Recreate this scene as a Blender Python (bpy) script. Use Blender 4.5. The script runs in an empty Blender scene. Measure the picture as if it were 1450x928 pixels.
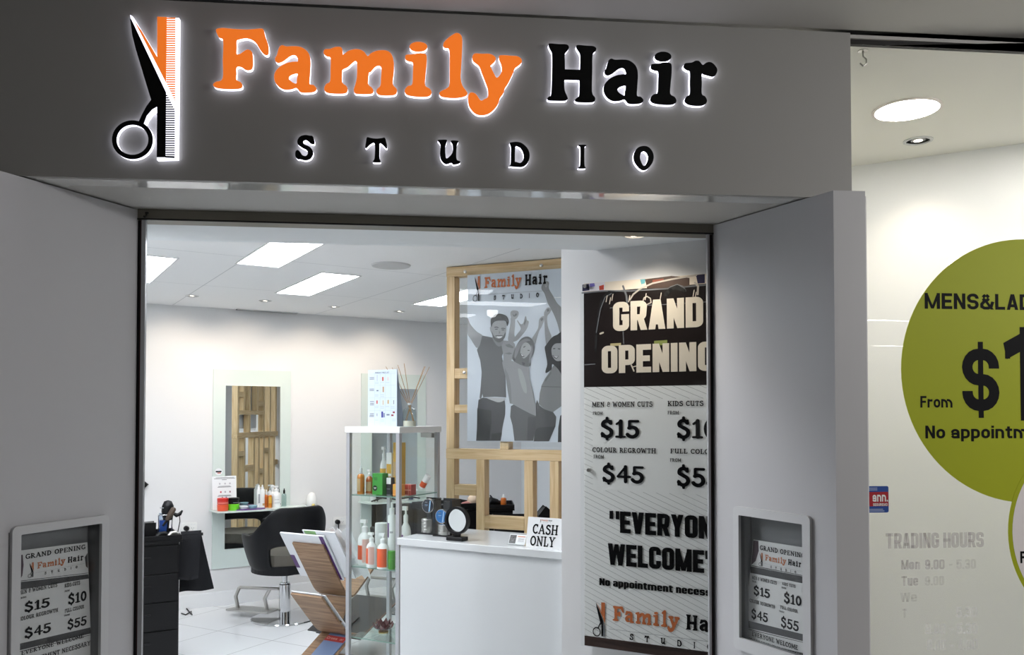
import bpy, bmesh, math, random
from mathutils import Vector, Matrix
from mathutils.geometry import tessellate_polygon
random.seed(7)
SC = bpy.context.scene
COL = SC.collection

# ------------------------------------------------------------------ camera
FPX, PX, PY, PITCH, EYE = 1180.0, 725.0, 562.0, math.radians(1.35), 1.6
cam_d = bpy.data.cameras.new('camera')
cam = bpy.data.objects.new('camera', cam_d)
COL.objects.link(cam)
cam.location = (0, 0, EYE)
cam.rotation_euler = (math.pi / 2 + PITCH, 0, 0)
cam_d.sensor_fit = 'HORIZONTAL'
cam_d.sensor_width = 36.0
cam_d.lens = FPX * 36.0 / 1450.0
cam_d.shift_y = (PY - 464.0) / 1450.0
cam_d.clip_start = 0.05
SC.camera = cam

# ------------------------------------------------------------------ light levels
SC.view_settings.view_transform = 'Standard'
SC.view_settings.look = 'None'
SC.view_settings.gamma = 1.0
SC.view_settings.use_curve_mapping = False
SC.view_settings.exposure = 0.0
PANEL_EMIT = 17.00
SPOT_W = 18.00
BANNER_SPOT_W = 8.00
ENTRY_FILL_W = 52.0       # added unseen spots behind the entrance bulkhead
WINDOW_EMIT = 64.00
WINDOW_SPOT_W = 9.00
SIGN_EMIT = 2.10
MALL_FILL_W = 12.50             # added fill lights on the mall side
world = bpy.data.worlds.new('mall_ambient')
SC.world = world
world.use_nodes = True
world.node_tree.nodes['Background'].inputs[0].default_value = (0.80, 0.86, 1.0, 1)
world.node_tree.nodes['Background'].inputs[1].default_value = 0.06

def area_light(name, loc, target, size, size_y, watts, color):
    d = bpy.data.lights.new(name, 'AREA')
    d.shape = 'RECTANGLE'; d.size = size; d.size_y = size_y
    d.energy = watts; d.color = color
    o = bpy.data.objects.new(name, d); COL.objects.link(o)
    o.location = loc
    v = Vector(target) - Vector(loc)
    o.rotation_euler = v.to_track_quat('-Z', 'Y').to_euler()
    return o

def spot_light(name, loc, target, watts, angle, blend, color, radius=0.03):
    d = bpy.data.lights.new(name, 'SPOT')
    d.energy = watts; d.spot_size = math.radians(angle); d.spot_blend = blend
    d.color = color; d.shadow_soft_size = radius
    o = bpy.data.objects.new(name, d); COL.objects.link(o)
    o.location = loc
    v = Vector(target) - Vector(loc)
    o.rotation_euler = v.to_track_quat('-Z', 'Y').to_euler()
    return o

area_light('added_mall_fill', (5.6, 1.75, 2.8), (-1.4, 2.7, 1.2), 2.0, 1.0, MALL_FILL_W * 1.55, (1.0, 0.985, 0.975))  # added fill aimed at the left cheek
area_light('added_mall_fill', (-5.6, 1.7, 2.8), (1.0, 2.9, 1.2), 2.0, 1.0, MALL_FILL_W * 1.15, (0.93, 0.97, 1.0))  # added fill aimed at the right cheek
area_light('added_mall_fill', (3.75, 0.9, 2.6), (1.4, 2.9, 1.3), 0.9, 0.14, MALL_FILL_W * 3.3, (1.0, 0.98, 0.965))  # added fill for the front of the right pillar
# two strip lamps further down the mall
area_light('mall_strip_light', (6.65, -4.2, 2.85), (6.65, -4.0, 0.0), 1.2, 0.07, 16, (1.0, 0.98, 0.96))
area_light('mall_strip_light', (9.3, -7.7, 2.85), (9.3, -7.5, 0.0), 1.4, 0.08, 20, (1.0, 0.98, 0.96))

# ------------------------------------------------------------------ pixels of the photograph to rays
CP, SP = math.cos(PITCH), math.sin(PITCH)
CAM = Vector((0, 0, EYE))
def ray(x, y):
    a = (x - PX) / FPX; b = -(y - PY) / FPX
    return Vector((a, CP - SP * b, SP + CP * b))
def on_z(x, y, z):
    d = ray(x, y); t = (z - EYE) / d.z
    return CAM + d * t
def on_plane(x, y, p, n):
    d = ray(x, y); t = (Vector(p) - CAM).dot(n) / d.dot(n)
    return CAM + d * t
def at_depth(x, y, Y):
    d = ray(x, y); return CAM + d * (Y / d.y)

class Frame:
    """local x runs right along a wall, y away from the viewer, z up"""
    def __init__(s, o, ang):
        s.o = Vector(o); s.a = ang
        s.X = Vector((math.cos(ang), math.sin(ang), 0)); s.Y = Vector((-math.sin(ang), math.cos(ang), 0))
    def w(s, x, y, z):
        return s.o + s.X * x + s.Y * y + Vector((0, 0, z))
    def loc(s, p):
        v = Vector(p) - s.o
        return v.dot(s.X), v.dot(s.Y), v.z
    def px(s, X, Y, y=0.0):                    # ray meets local y = const
        l = s.loc(on_plane(X, Y, s.w(0, y, 0), s.Y)); return l[0], l[2]
    def pxx(s, X, Y, x=0.0):                   # ray meets local x = const
        l = s.loc(on_plane(X, Y, s.w(x, 0, 0), s.X)); return l[1], l[2]
    @staticmethod
    def of(p, q, z=0.0):
        return Frame((p[0], p[1], z), math.atan2(q[1] - p[1], q[0] - p[0]))

# ------------------------------------------------------------------ materials
def lin(c):
    c = c / 255.0
    return c / 12.92 if c <= 0.04045 else ((c + 0.055) / 1.055) ** 2.4
def rgb(c):
    return (lin(c[0]), lin(c[1]), lin(c[2]), 1.0)
MATS = {}
def mat(name, c=(200, 200, 200), rough=0.5, metal=0.0, spec=0.5, emit=None, es=0.0, noise=0.0, nscale=8.0, coat=0.0, bump=0.0):
    if name in MATS: return MATS[name]
    m = bpy.data.materials.new(name); m.use_nodes = True
    nt = m.node_tree; b = nt.nodes['Principled BSDF']
    b.inputs['Base Color'].default_value = rgb(c)
    b.inputs['Roughness'].default_value = rough
    b.inputs['Metallic'].default_value = metal
    b.inputs['Specular IOR Level'].default_value = spec
    b.inputs['Coat Weight'].default_value = coat
    b.inputs['Coat Roughness'].default_value = 0.05
    if emit is not None:
        b.inputs['Emission Color'].default_value = rgb(emit)
        b.inputs['Emission Strength'].default_value = es
    if noise or bump:
        tc = nt.nodes.new('ShaderNodeTexCoord'); n = nt.nodes.new('ShaderNodeTexNoise')
        n.inputs['Scale'].default_value = nscale; n.inputs['Detail'].default_value = 4
        nt.links.new(tc.outputs['Object'], n.inputs['Vector'])
        if noise:
            mx = nt.nodes.new('ShaderNodeMix'); mx.data_type = 'RGBA'
            a = rgb(c); d = tuple(max(0, v * (1 - noise)) for v in a[:3]) + (1,)
            mx.inputs[6].default_value = a; mx.inputs[7].default_value = d
            nt.links.new(n.outputs['Fac'], mx.inputs[0]); nt.links.new(mx.outputs[2], b.inputs['Base Color'])
        if bump:
            bp = nt.nodes.new('ShaderNodeBump'); bp.inputs['Strength'].default_value = bump; bp.inputs['Distance'].default_value = 0.004
            nt.links.new(n.outputs['Fac'], bp.inputs['Height']); nt.links.new(bp.outputs['Normal'], b.inputs['Normal'])
    MATS[name] = m
    return m
def glass(name, c=(250, 253, 251), ior=1.45, rough=0.0, veil=0.0, veil_c=(225, 240, 232)):
    """clear pane: transparent with a Fresnel reflection; veil mixes in a frosted film"""
    if name in MATS: return MATS[name]
    m = bpy.data.materials.new(name); m.use_nodes = True
    nt = m.node_tree; nt.nodes.remove(nt.nodes['Principled BSDF'])
    out = nt.nodes['Material Output']
    t = nt.nodes.new('ShaderNodeBsdfTransparent'); t.inputs[0].default_value = rgb(c)
    g = nt.nodes.new('ShaderNodeBsdfGlossy'); g.inputs['Roughness'].default_value = rough
    f = nt.nodes.new('ShaderNodeFresnel'); f.inputs['IOR'].default_value = ior
    mx = nt.nodes.new('ShaderNodeMixShader')
    ge = nt.nodes.new('ShaderNodeNewGeometry'); bf = nt.nodes.new('ShaderNodeMath'); bf.operation = 'SUBTRACT'; bf.inputs[0].default_value = 1.0
    ml = nt.nodes.new('ShaderNodeMath'); ml.operation = 'MULTIPLY'
    nt.links.new(ge.outputs['Backfacing'], bf.inputs[1]); nt.links.new(bf.outputs[0], ml.inputs[0]); nt.links.new(f.outputs[0], ml.inputs[1])
    nt.links.new(ml.outputs[0], mx.inputs[0]); nt.links.new(g.outputs[0], mx.inputs[2])
    if veil > 0:
        d = nt.nodes.new('ShaderNodeBsdfDiffuse'); d.inputs[0].default_value = rgb(veil_c)
        m2 = nt.nodes.new('ShaderNodeMixShader'); m2.inputs[0].default_value = veil
        nt.links.new(t.outputs[0], m2.inputs[1]); nt.links.new(d.outputs[0], m2.inputs[2])
        nt.links.new(m2.outputs[0], mx.inputs[1])
    else:
        nt.links.new(t.outputs[0], mx.inputs[1])
    nt.links.new(mx.outputs[0], out.inputs['Surface'])
    MATS[name] = m
    return m
def wood(name, c1, c2, scale=6.0, axis='Z', rough=0.55):
    if name in MATS: return MATS[name]
    m = bpy.data.materials.new(name); m.use_nodes = True
    nt = m.node_tree; b = nt.nodes['Principled BSDF']
    tc = nt.nodes.new('ShaderNodeTexCoord'); mp = nt.nodes.new('ShaderNodeMapping')
    s = {'X': (0.06, 1, 1), 'Y': (1, 0.06, 1), 'Z': (1, 1, 0.06)}[axis]
    mp.inputs['Scale'].default_value = s
    n = nt.nodes.new('ShaderNodeTexNoise'); n.inputs['Scale'].default_value = scale * 9; n.inputs['Detail'].default_value = 6
    n.inputs['Distortion'].default_value = 1.2
    cr = nt.nodes.new('ShaderNodeValToRGB')
    cr.color_ramp.elements[0].position = 0.34; cr.color_ramp.elements[0].color = rgb(c2)
    cr.color_ramp.elements[1].position = 0.62; cr.color_ramp.elements[1].color = rgb(c1)
    nt.links.new(tc.outputs['Object'], mp.inputs['Vector']); nt.links.new(mp.outputs[0], n.inputs['Vector'])
    nt.links.new(n.outputs['Fac'], cr.inputs['Fac']); nt.links.new(cr.outputs[0], b.inputs['Base Color'])
    b.inputs['Roughness'].default_value = rough
    MATS[name] = m
    return m
def lined(name, base, line, px_, pz, period, width, rough=0.4, second=None, coord='Object'):
    """base colour with thin parallel lines where px_*x + pz*z (or y) repeats"""
    if name in MATS: return MATS[name]
    m = bpy.data.materials.new(name); m.use_nodes = True
    nt = m.node_tree; b = nt.nodes['Principled BSDF']
    tc = nt.nodes.new('ShaderNodeTexCoord')
    def mask(vec, period, width):
        dt = nt.nodes.new('ShaderNodeVectorMath'); dt.operation = 'DOT_PRODUCT'; dt.inputs[1].default_value = vec
        nt.links.new(tc.outputs[coord], dt.inputs[0])
        dv = nt.nodes.new('ShaderNodeMath'); dv.operation = 'DIVIDE'; dv.inputs[1].default_value = period
        nt.links.new(dt.outputs['Value'], dv.inputs[0])
        fr = nt.nodes.new('ShaderNodeMath'); fr.operation = 'FRACT'; nt.links.new(dv.outputs[0], fr.inputs[0])
        lt = nt.nodes.new('ShaderNodeMath'); lt.operation = 'LESS_THAN'; lt.inputs[1].default_value = width / period
        nt.links.new(fr.outputs[0], lt.inputs[0])
        return lt
    a = mask((px_[0], px_[1], px_[2]), period, width)
    fac = a
    if second:
        c = mask(second[0], second[1], width)
        mx_ = nt.nodes.new('ShaderNodeMath'); mx_.operation = 'MAXIMUM'
        nt.links.new(a.outputs[0], mx_.inputs[0]); nt.links.new(c.outputs[0], mx_.inputs[1]); fac = mx_
    mx = nt.nodes.new('ShaderNodeMix'); mx.data_type = 'RGBA'
    mx.inputs[6].default_value = rgb(base); mx.inputs[7].default_value = rgb(line)
    nt.links.new(fac.outputs[0], mx.inputs[0]); nt.links.new(mx.outputs[2], b.inputs['Base Color'])
    b.inputs['Roughness'].default_value = rough
    MATS[name] = m
    return m

# ------------------------------------------------------------------ mesh building
def smooth_loop(pts, seg=4):
    n = len(pts); out = []
    for i in range(n):
        p0, p1, p2, p3 = pts[i - 1], pts[i], pts[(i + 1) % n], pts[(i + 2) % n]
        for k in range(seg):
            t = k / seg; t2 = t * t; t3 = t2 * t
            out.append(tuple(0.5 * (2 * p1[j] + (p2[j] - p0[j]) * t + (2 * p0[j] - 5 * p1[j] + 4 * p2[j] - p3[j]) * t2
                       + (3 * p1[j] - p0[j] - 3 * p2[j] + p3[j]) * t3) for j in (0, 1)))
    return out
def ellipse(cx, cz, rx, rz, n=32, a0=0.0):
    return [(cx + rx * math.cos(a0 + 2 * math.pi * i / n), cz + rz * math.sin(a0 + 2 * math.pi * i / n)) for i in range(n)]
def rrect(x0, x1, z0, z1, r, n=6):
    p = []
    for cx, cz, a in ((x1 - r, z1 - r, 0), (x0 + r, z1 - r, 90), (x0 + r, z0 + r, 180), (x1 - r, z0 + r, 270)):
        for i in range(n + 1):
            t = math.radians(a + 90 * i / n); p.append((cx + r * math.cos(t), cz + r * math.sin(t)))
    return p

class MB:
    def __init__(s): s.v = []; s.f = []; s.mi = []; s.m = []
    def _m(s, m):
        if m not in s.m: s.m.append(m)
        return s.m.index(m)
    def add(s, vs, fs, m):
        b = len(s.v); s.v += [tuple(v) for v in vs]
        k = s._m(m)
        for f in fs: s.f.append(tuple(b + i for i in f)); s.mi.append(k)
        return s
    def box(s, x0, x1, y0, y1, z0, z1, m):
        vs = [(x, y, z) for z in (z0, z1) for y in (y0, y1) for x in (x0, x1)]
        return s.add(vs, [(0, 2, 3, 1), (4, 5, 7, 6), (0, 1, 5, 4), (2, 6, 7, 3), (0, 4, 6, 2), (1, 3, 7, 5)], m)
    def prism(s, poly, a, b, m, axis='y', holes=(), caps='both'):
        def P(p, t):
            return {'y': (p[0], t, p[1]), 'z': (p[0], p[1], t), 'x': (t, p[0], p[1])}[axis]
        loops = [list(poly)] + [list(h) for h in holes]
        flat = [p for l in loops for p in l]
        n = len(flat)
        tris = tessellate_polygon([[Vector((p[0], p[1], 0)) for p in l] for l in loops])
        vs = [P(p, a) for p in flat] + [P(p, b) for p in flat]
        fs = []
        if caps in ('both', 'a'): fs += [tuple(t) for t in tris]
        if caps in ('both', 'b'): fs += [tuple(n + i for i in reversed(t)) for t in tris]
        o = 0
        for l in loops:
            k = len(l)
            for i in range(k):
                j = (i + 1) % k; fs.append((o + i, o + j, n + o + j, n + o + i))
            o += k
        return s.add(vs, fs, m)
    def flat(s, poly, y, m, holes=(), axis='y'):
        def P(p):
            return {'y': (p[0], y, p[1]), 'z': (p[0], p[1], y), 'x': (y, p[0], p[1])}[axis]
        loops = [list(poly)] + [list(h) for h in holes]
        tris = tessellate_polygon([[Vector((p[0], p[1], 0)) for p in l] for l in loops])
        return s.add([P(p) for l in loops for p in l], [tuple(t) for t in tris], m)
    def rect(s, x0, x1, z0, z1, y, m): return s.flat([(x0, z0), (x1, z0), (x1, z1), (x0, z1)], y, m)
    def lathe(s, prof, m, c=(0, 0, 0), n=24, sx=1.0, sy=1.0):
        vs = []; fs = []
        k = len(prof)
        for r, z in prof:
            for i in range(n):
                a = 2 * math.pi * i / n
                vs.append((c[0] + r * sx * math.cos(a), c[1] + r * sy * math.sin(a), c[2] + z))
        for j in range(k - 1):
            for i in range(n):
                i2 = (i + 1) % n
                fs.append((j * n + i, j * n + i2, (j + 1) * n + i2, (j + 1) * n + i))
        if prof[0][0] > 1e-5: fs.append(tuple(reversed(range(n))))
        if prof[-1][0] > 1e-5: fs.append(tuple((k - 1) * n + i for i in range(n)))
        return s.add(vs, fs, m)
    def tube(s, pts, r, m, n=10, cap=True):
        pts = [Vector(p) for p in pts]; vs = []; fs = []
        rr = r if isinstance(r, (list, tuple)) else [r] * len(pts)
        ref = None
        for i, p in enumerate(pts):
            d = (pts[min(i + 1, len(pts) - 1)] - pts[max(i - 1, 0)]).normalized()
            if ref is None:
                ref = Vector((0, 0, 1)) if abs(d.z) < 0.9 else Vector((1, 0, 0))
            a = (ref - d * ref.dot(d)).normalized(); b = d.cross(a); ref = a
            for k in range(n):
                t = 2 * math.pi * k / n
                vs.append(p + (a * math.cos(t) + b * math.sin(t)) * rr[i])
        for i in range(len(pts) - 1):
            for k in range(n):
                k2 = (k + 1) % n
                fs.append((i * n + k, i * n + k2, (i + 1) * n + k2, (i + 1) * n + k))
        if cap:
            fs.append(tuple(reversed(range(n)))); fs.append(tuple((len(pts) - 1) * n + k for k in range(n)))
        return s.add(vs, fs, m)
    def sheet(s, grid, m, thick=None):
        """grid of points [row][col]; thick = offset vector gives it a second side"""
        R, C = len(grid), len(grid[0])
        vs = [tuple(p) for r in grid for p in r]
        fs = [(i * C + j, i * C + j + 1, (i + 1) * C + j + 1, (i + 1) * C + j) for i in range(R - 1) for j in range(C - 1)]
        if thick:
            t = Vector(thick); n = len(vs)
            vs2 = [tuple(Vector(v) + t) for v in vs]
            fs2 = [tuple(n + i for i in reversed(f)) for f in fs]
            edge = [j for j in range(C)] + [i * C + C - 1 for i in range(1, R)] + [(R - 1) * C + j for j in range(C - 2, -1, -1)] + [i * C for i in range(R - 2, 0, -1)]
            fs3 = [(edge[i], edge[(i + 1) % len(edge)], n + edge[(i + 1) % len(edge)], n + edge[i]) for i in range(len(edge))]
            return s.add(vs + vs2, fs + fs2 + fs3, m)
        return s.add(vs, fs, m)
    def text(s, body, x0, x1, z0, z1, y, m, font='heavy'):
        vs, fs = slab_text(body) if font == 'slab' else sans_text(body, font)
        lo = [min(v[i] for v in vs) for i in (0, 1)]; hi = [max(v[i] for v in vs) for i in (0, 1)]
        def M(v):
            a = (v[0] - lo[0]) / (hi[0] - lo[0]); b = (v[1] - lo[1]) / (hi[1] - lo[1])
            return (x0 + a * (x1 - x0), y - v[2] * .00003, z0 + b * (z1 - z0))
        return s.add([M(v) for v in vs], fs, m)
    def build(s, name, parent=None, smooth=None, bevel=0.0, loc=None, ang=None, bseg=2):
        me = bpy.data.meshes.new(name)
        me.from_pydata(s.v, [], s.f)
        for m in s.m: me.materials.append(m)
        me.polygons.foreach_set('material_index', s.mi)
        if smooth is not None:
            me.polygons.foreach_set('use_smooth', [True] * len(s.f))
            me.set_sharp_from_angle(angle=math.radians(smooth))
        me.update()
        o = bpy.data.objects.new(name, me); COL.objects.link(o)
        if parent is not None: o.parent = parent
        if loc is not None: o.location = loc
        if ang is not None: o.rotation_euler = (0, 0, ang)
        if bevel:
            b = o.modifiers.new('bevel', 'BEVEL'); b.width = bevel; b.segments = bseg; b.limit_method = 'ANGLE'
            b.angle_limit = math.radians(40)
        return o

def tag(o, label=None, cat=None, group=None, kind=None):
    if label: o['label'] = label
    if cat: o['category'] = cat
    if group: o['group'] = group
    if kind: o['kind'] = kind
    return o
def thing(name, label, cat, loc=(0, 0, 0), ang=0.0, group=None):
    o = bpy.data.objects.new(name, None); COL.objects.link(o)
    o.empty_display_size = 0.05
    o.location = loc; o.rotation_euler = (0, 0, ang)
    return tag(o, label, cat, group)
def struct(name, mb, loc=None, ang=None, **k):
    return tag(mb.build(name, loc=loc, ang=ang, **k), kind='structure')
def copy_tree(o, parent=None):
    c = o.copy(); COL.objects.link(c)
    if parent is not None: c.parent = parent
    for ch in list(o.children): copy_tree(ch, c)
    return c

# ------------------------------------------------------------------ lettering
_TX = {}
def _arc(cx, cy, rx, ry, a0, a1, n=10):
    return [(cx + rx * math.cos(math.radians(a0 + (a1 - a0) * i / n)), cy + ry * math.sin(math.radians(a0 + (a1 - a0) * i / n))) for i in range(n + 1)]
def _serif(x, y, h=0.15): return ([(x - h, y), (x + h, y)], 0.05)
_T = 0.085
_Sx = _arc(.33, .74, .2, .2, 20, 200, 9)[:] + _arc(.33, .28, .24, .24, 70, -160, 9)
GL = {
 'A': (.8, [([(.1, .05), (.38, .95)], .06), ([(.38, .95), (.68, .05)], _T), ([(.22, .35), (.56, .35)], .05), _serif(.1, .05, .1), _serif(.68, .05, .12)]),
 'C': (.7, [(_arc(.4, .5, .3, .43, 50, 310, 14), _T), ([(.6, .95), (.6, .72)], .05)]),
 'D': (.72, [([(.15, .05), (.15, .95)], _T), (_arc(.18, .5, .42, .44, 90, -90, 12), _T), _serif(.13, .95, .12), _serif(.13, .05, .12)]),
 'E': (.66, [([(.15, .05), (.15, .95)], _T), ([(.1, .94), (.55, .94), (.56, .76)], .055), ([(.15, .5), (.45, .5)], .055), ([(.1, .06), (.55, .06), (.58, .26)], .055), _serif(.13, .05, .1)]),
 'F': (.64, [([(.17, .05), (.17, .95)], _T), ([(.08, .94), (.56, .94), (.57, .74)], .055), ([(.15, .5), (.45, .5)], .055), _serif(.17, .05, .15)]),
 'G': (.76, [(_arc(.4, .5, .3, .43, 50, 330, 14), _T), ([(.62, .95), (.62, .75)], .05), ([(.45, .42), (.72, .42)], .05), ([(.65, .4), (.65, .1)], .07)]),
 'H': (.82, [([(.17, .05), (.17, .95)], _T), ([(.65, .05), (.65, .95)], _T), ([(.17, .5), (.65, .5)], .06), _serif(.17, .05, .13), _serif(.65, .05, .13), _serif(.17, .95, .13), _serif(.65, .95, .13)]),
 'I': (.38, [([(.19, .05), (.19, .95)], _T), _serif(.19, .05), _serif(.19, .95)]),
 'K': (.78, [([(.17, .05), (.17, .95)], _T), ([(.2, .42), (.6, .92)], .06), ([(.3, .55), (.64, .06)], _T), _serif(.17, .05, .13), _serif(.17, .95, .13), _serif(.62, .93, .1), _serif(.66, .06, .09)]),
 'L': (.62, [([(.17, .05), (.17, .95)], _T), ([(.08, .06), (.54, .06), (.57, .28)], .055), _serif(.17, .95, .14)]),
 'M': (.98, [([(.14, .05), (.16, .95)], .07), ([(.16, .92), (.48, .2)], _T), ([(.48, .2), (.8, .92)], .06), ([(.82, .05), (.8, .95)], _T), _serif(.14, .05, .11), _serif(.83, .05, .12), _serif(.11, .95, .08), _serif(.85, .95, .08)]),
 'N': (.84, [([(.16, .05), (.16, .95)], .06), ([(.16, .92), (.66, .08)], _T), ([(.66, .05), (.66, .95)], .06), _serif(.16, .05, .12), _serif(.12, .95, .1), _serif(.66, .95, .13)]),
 'O': (.76, [(_arc(.38, .5, .29, .43, 0, 360, 20), _T)]),
 'P': (.68, [([(.17, .05), (.17, .95)], _T), (_arc(.2, .7, .33, .24, 90, -90, 10), .07), _serif(.17, .05, .15), _serif(.14, .95, .1)]),
 'R': (.76, [([(.17, .05), (.17, .95)], _T), (_arc(.2, .71, .32, .23, 90, -90, 10), .07), ([(.32, .47), (.62, .06)], _T), _serif(.17, .05, .13), _serif(.14, .95, .1), _serif(.66, .06, .07)]),
 'S': (.64, [(_Sx, _T), ([(.54, .95), (.54, .76)], .045), ([(.09, .26), (.09, .05)], .045)]),
 'T': (.72, [([(.36, .05), (.36, .95)], _T), ([(.07, .68), (.09, .93), (.63, .93), (.65, .68)], .055), _serif(.36, .05, .15)]),
 'U': (.78, [([(.17, .95), (.17, .4)], _T), (_arc(.38, .36, .21, .3, 180, 360, 10), _T), ([(.6, .95), (.6, .06)], .07), _serif(.17, .95, .14), _serif(.6, .95, .12), _serif(.66, .06, .08)]),
 'V': (.78, [([(.12, .95), (.38, .06)], _T), ([(.38, .06), (.64, .95)], .06), _serif(.12, .95, .12), _serif(.64, .95, .12)]),
 'W': (1.05, [([(.12, .95), (.3, .06)], _T), ([(.3, .06), (.5, .8)], .055), ([(.5, .8), (.72, .06)], _T), ([(.72, .06), (.9, .95)], .055), _serif(.12, .95, .12), _serif(.9, .95, .12)]),
 'Y': (.76, [([(.12, .95), (.37, .48)], _T), ([(.37, .48), (.64, .95)], .06), ([(.37, .05), (.37, .5)], _T), _serif(.12, .95, .12), _serif(.64, .95, .12), _serif(.37, .05, .15)]),
 '&': (.7, [(_arc(.36, .73, .17, .2, -50, 230, 10), .07), (_arc(.32, .28, .22, .22, 100, 340, 10), .07), ([(.36, .5), (.6, .5)], .05)]),
 '$': (.7, [(_Sx, .1), ([(.34, -.1), (.34, .04)], .075), ([(.34, .96), (.34, 1.1)], .075), ([(.54, .95), (.54, .76)], .055), ([(.09, .26), (.09, .05)], .055)]),
 '0': (.66, [(_arc(.33, .5, .22, .42, 0, 360, 20), .1)]),
 '1': (.48, [([(.26, .05), (.26, .93)], .1), ([(.06, .76), (.26, .92)], .06), ([(.04, .05), (.46, .05)], .06)]),
 '4': (.7, [([(.46, .04), (.46, .95)], .09), ([(.46, .93), (.06, .36)], .06), ([(.06, .34), (.68, .34)], .07)]),
 '5': (.66, [([(.56, .92), (.15, .92), (.15, .56)], .075), (_arc(.28, .32, .26, .27, 125, -150, 14), .1)]),
 "'": (.3, [([(.15, .7), (.15, 1)], .06)]), '.': (.3, [([(.15, .05), (.16, .05)], .08)]), ' ': (.38, []),
}
def _stroke(pts, hw):
    vs = []; fs = []
    for i in range(len(pts) - 1):
        (x0, y0), (x1, y1) = pts[i], pts[i + 1]
        L = math.hypot(x1 - x0, y1 - y0) or 1e-6
        nx, ny = -(y1 - y0) / L * hw, (x1 - x0) / L * hw
        b = len(vs); vs += [(x0 + nx, y0 + ny), (x0 - nx, y0 - ny), (x1 - nx, y1 - ny), (x1 + nx, y1 + ny)]
        fs.append((b, b + 1, b + 2, b + 3))
    for x, y in pts:
        b = len(vs); vs += [(x + hw * math.cos(t * math.pi / 4), y + hw * math.sin(t * math.pi / 4)) for t in range(8)]
        fs.append(tuple(b + t for t in range(8)))
    return vs, fs
def layers(faces, n):
    out = [0] * n
    for k, f in enumerate(faces):
        for i in f: out[i] = (k * 5 + 1) % 17
    return out
def slab_text(body):
    k = ('slab', body)
    if k in _TX: return _TX[k]
    vs = []; fs = []; cx = 0.0; kk = 0
    for ch in body:
        w, strokes = GL[ch]
        for pts, hw in strokes:
            a, f = _stroke(pts, hw); b = len(vs)
            vs += [(cx + p[0], p[1], q_) for p, q_ in zip(a, layers(f, len(a)))]; fs += [tuple(b + i for i in q) for q in f]
        cx += w + 0.06
    _TX[k] = (vs, fs)
    return _TX[k]
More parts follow.
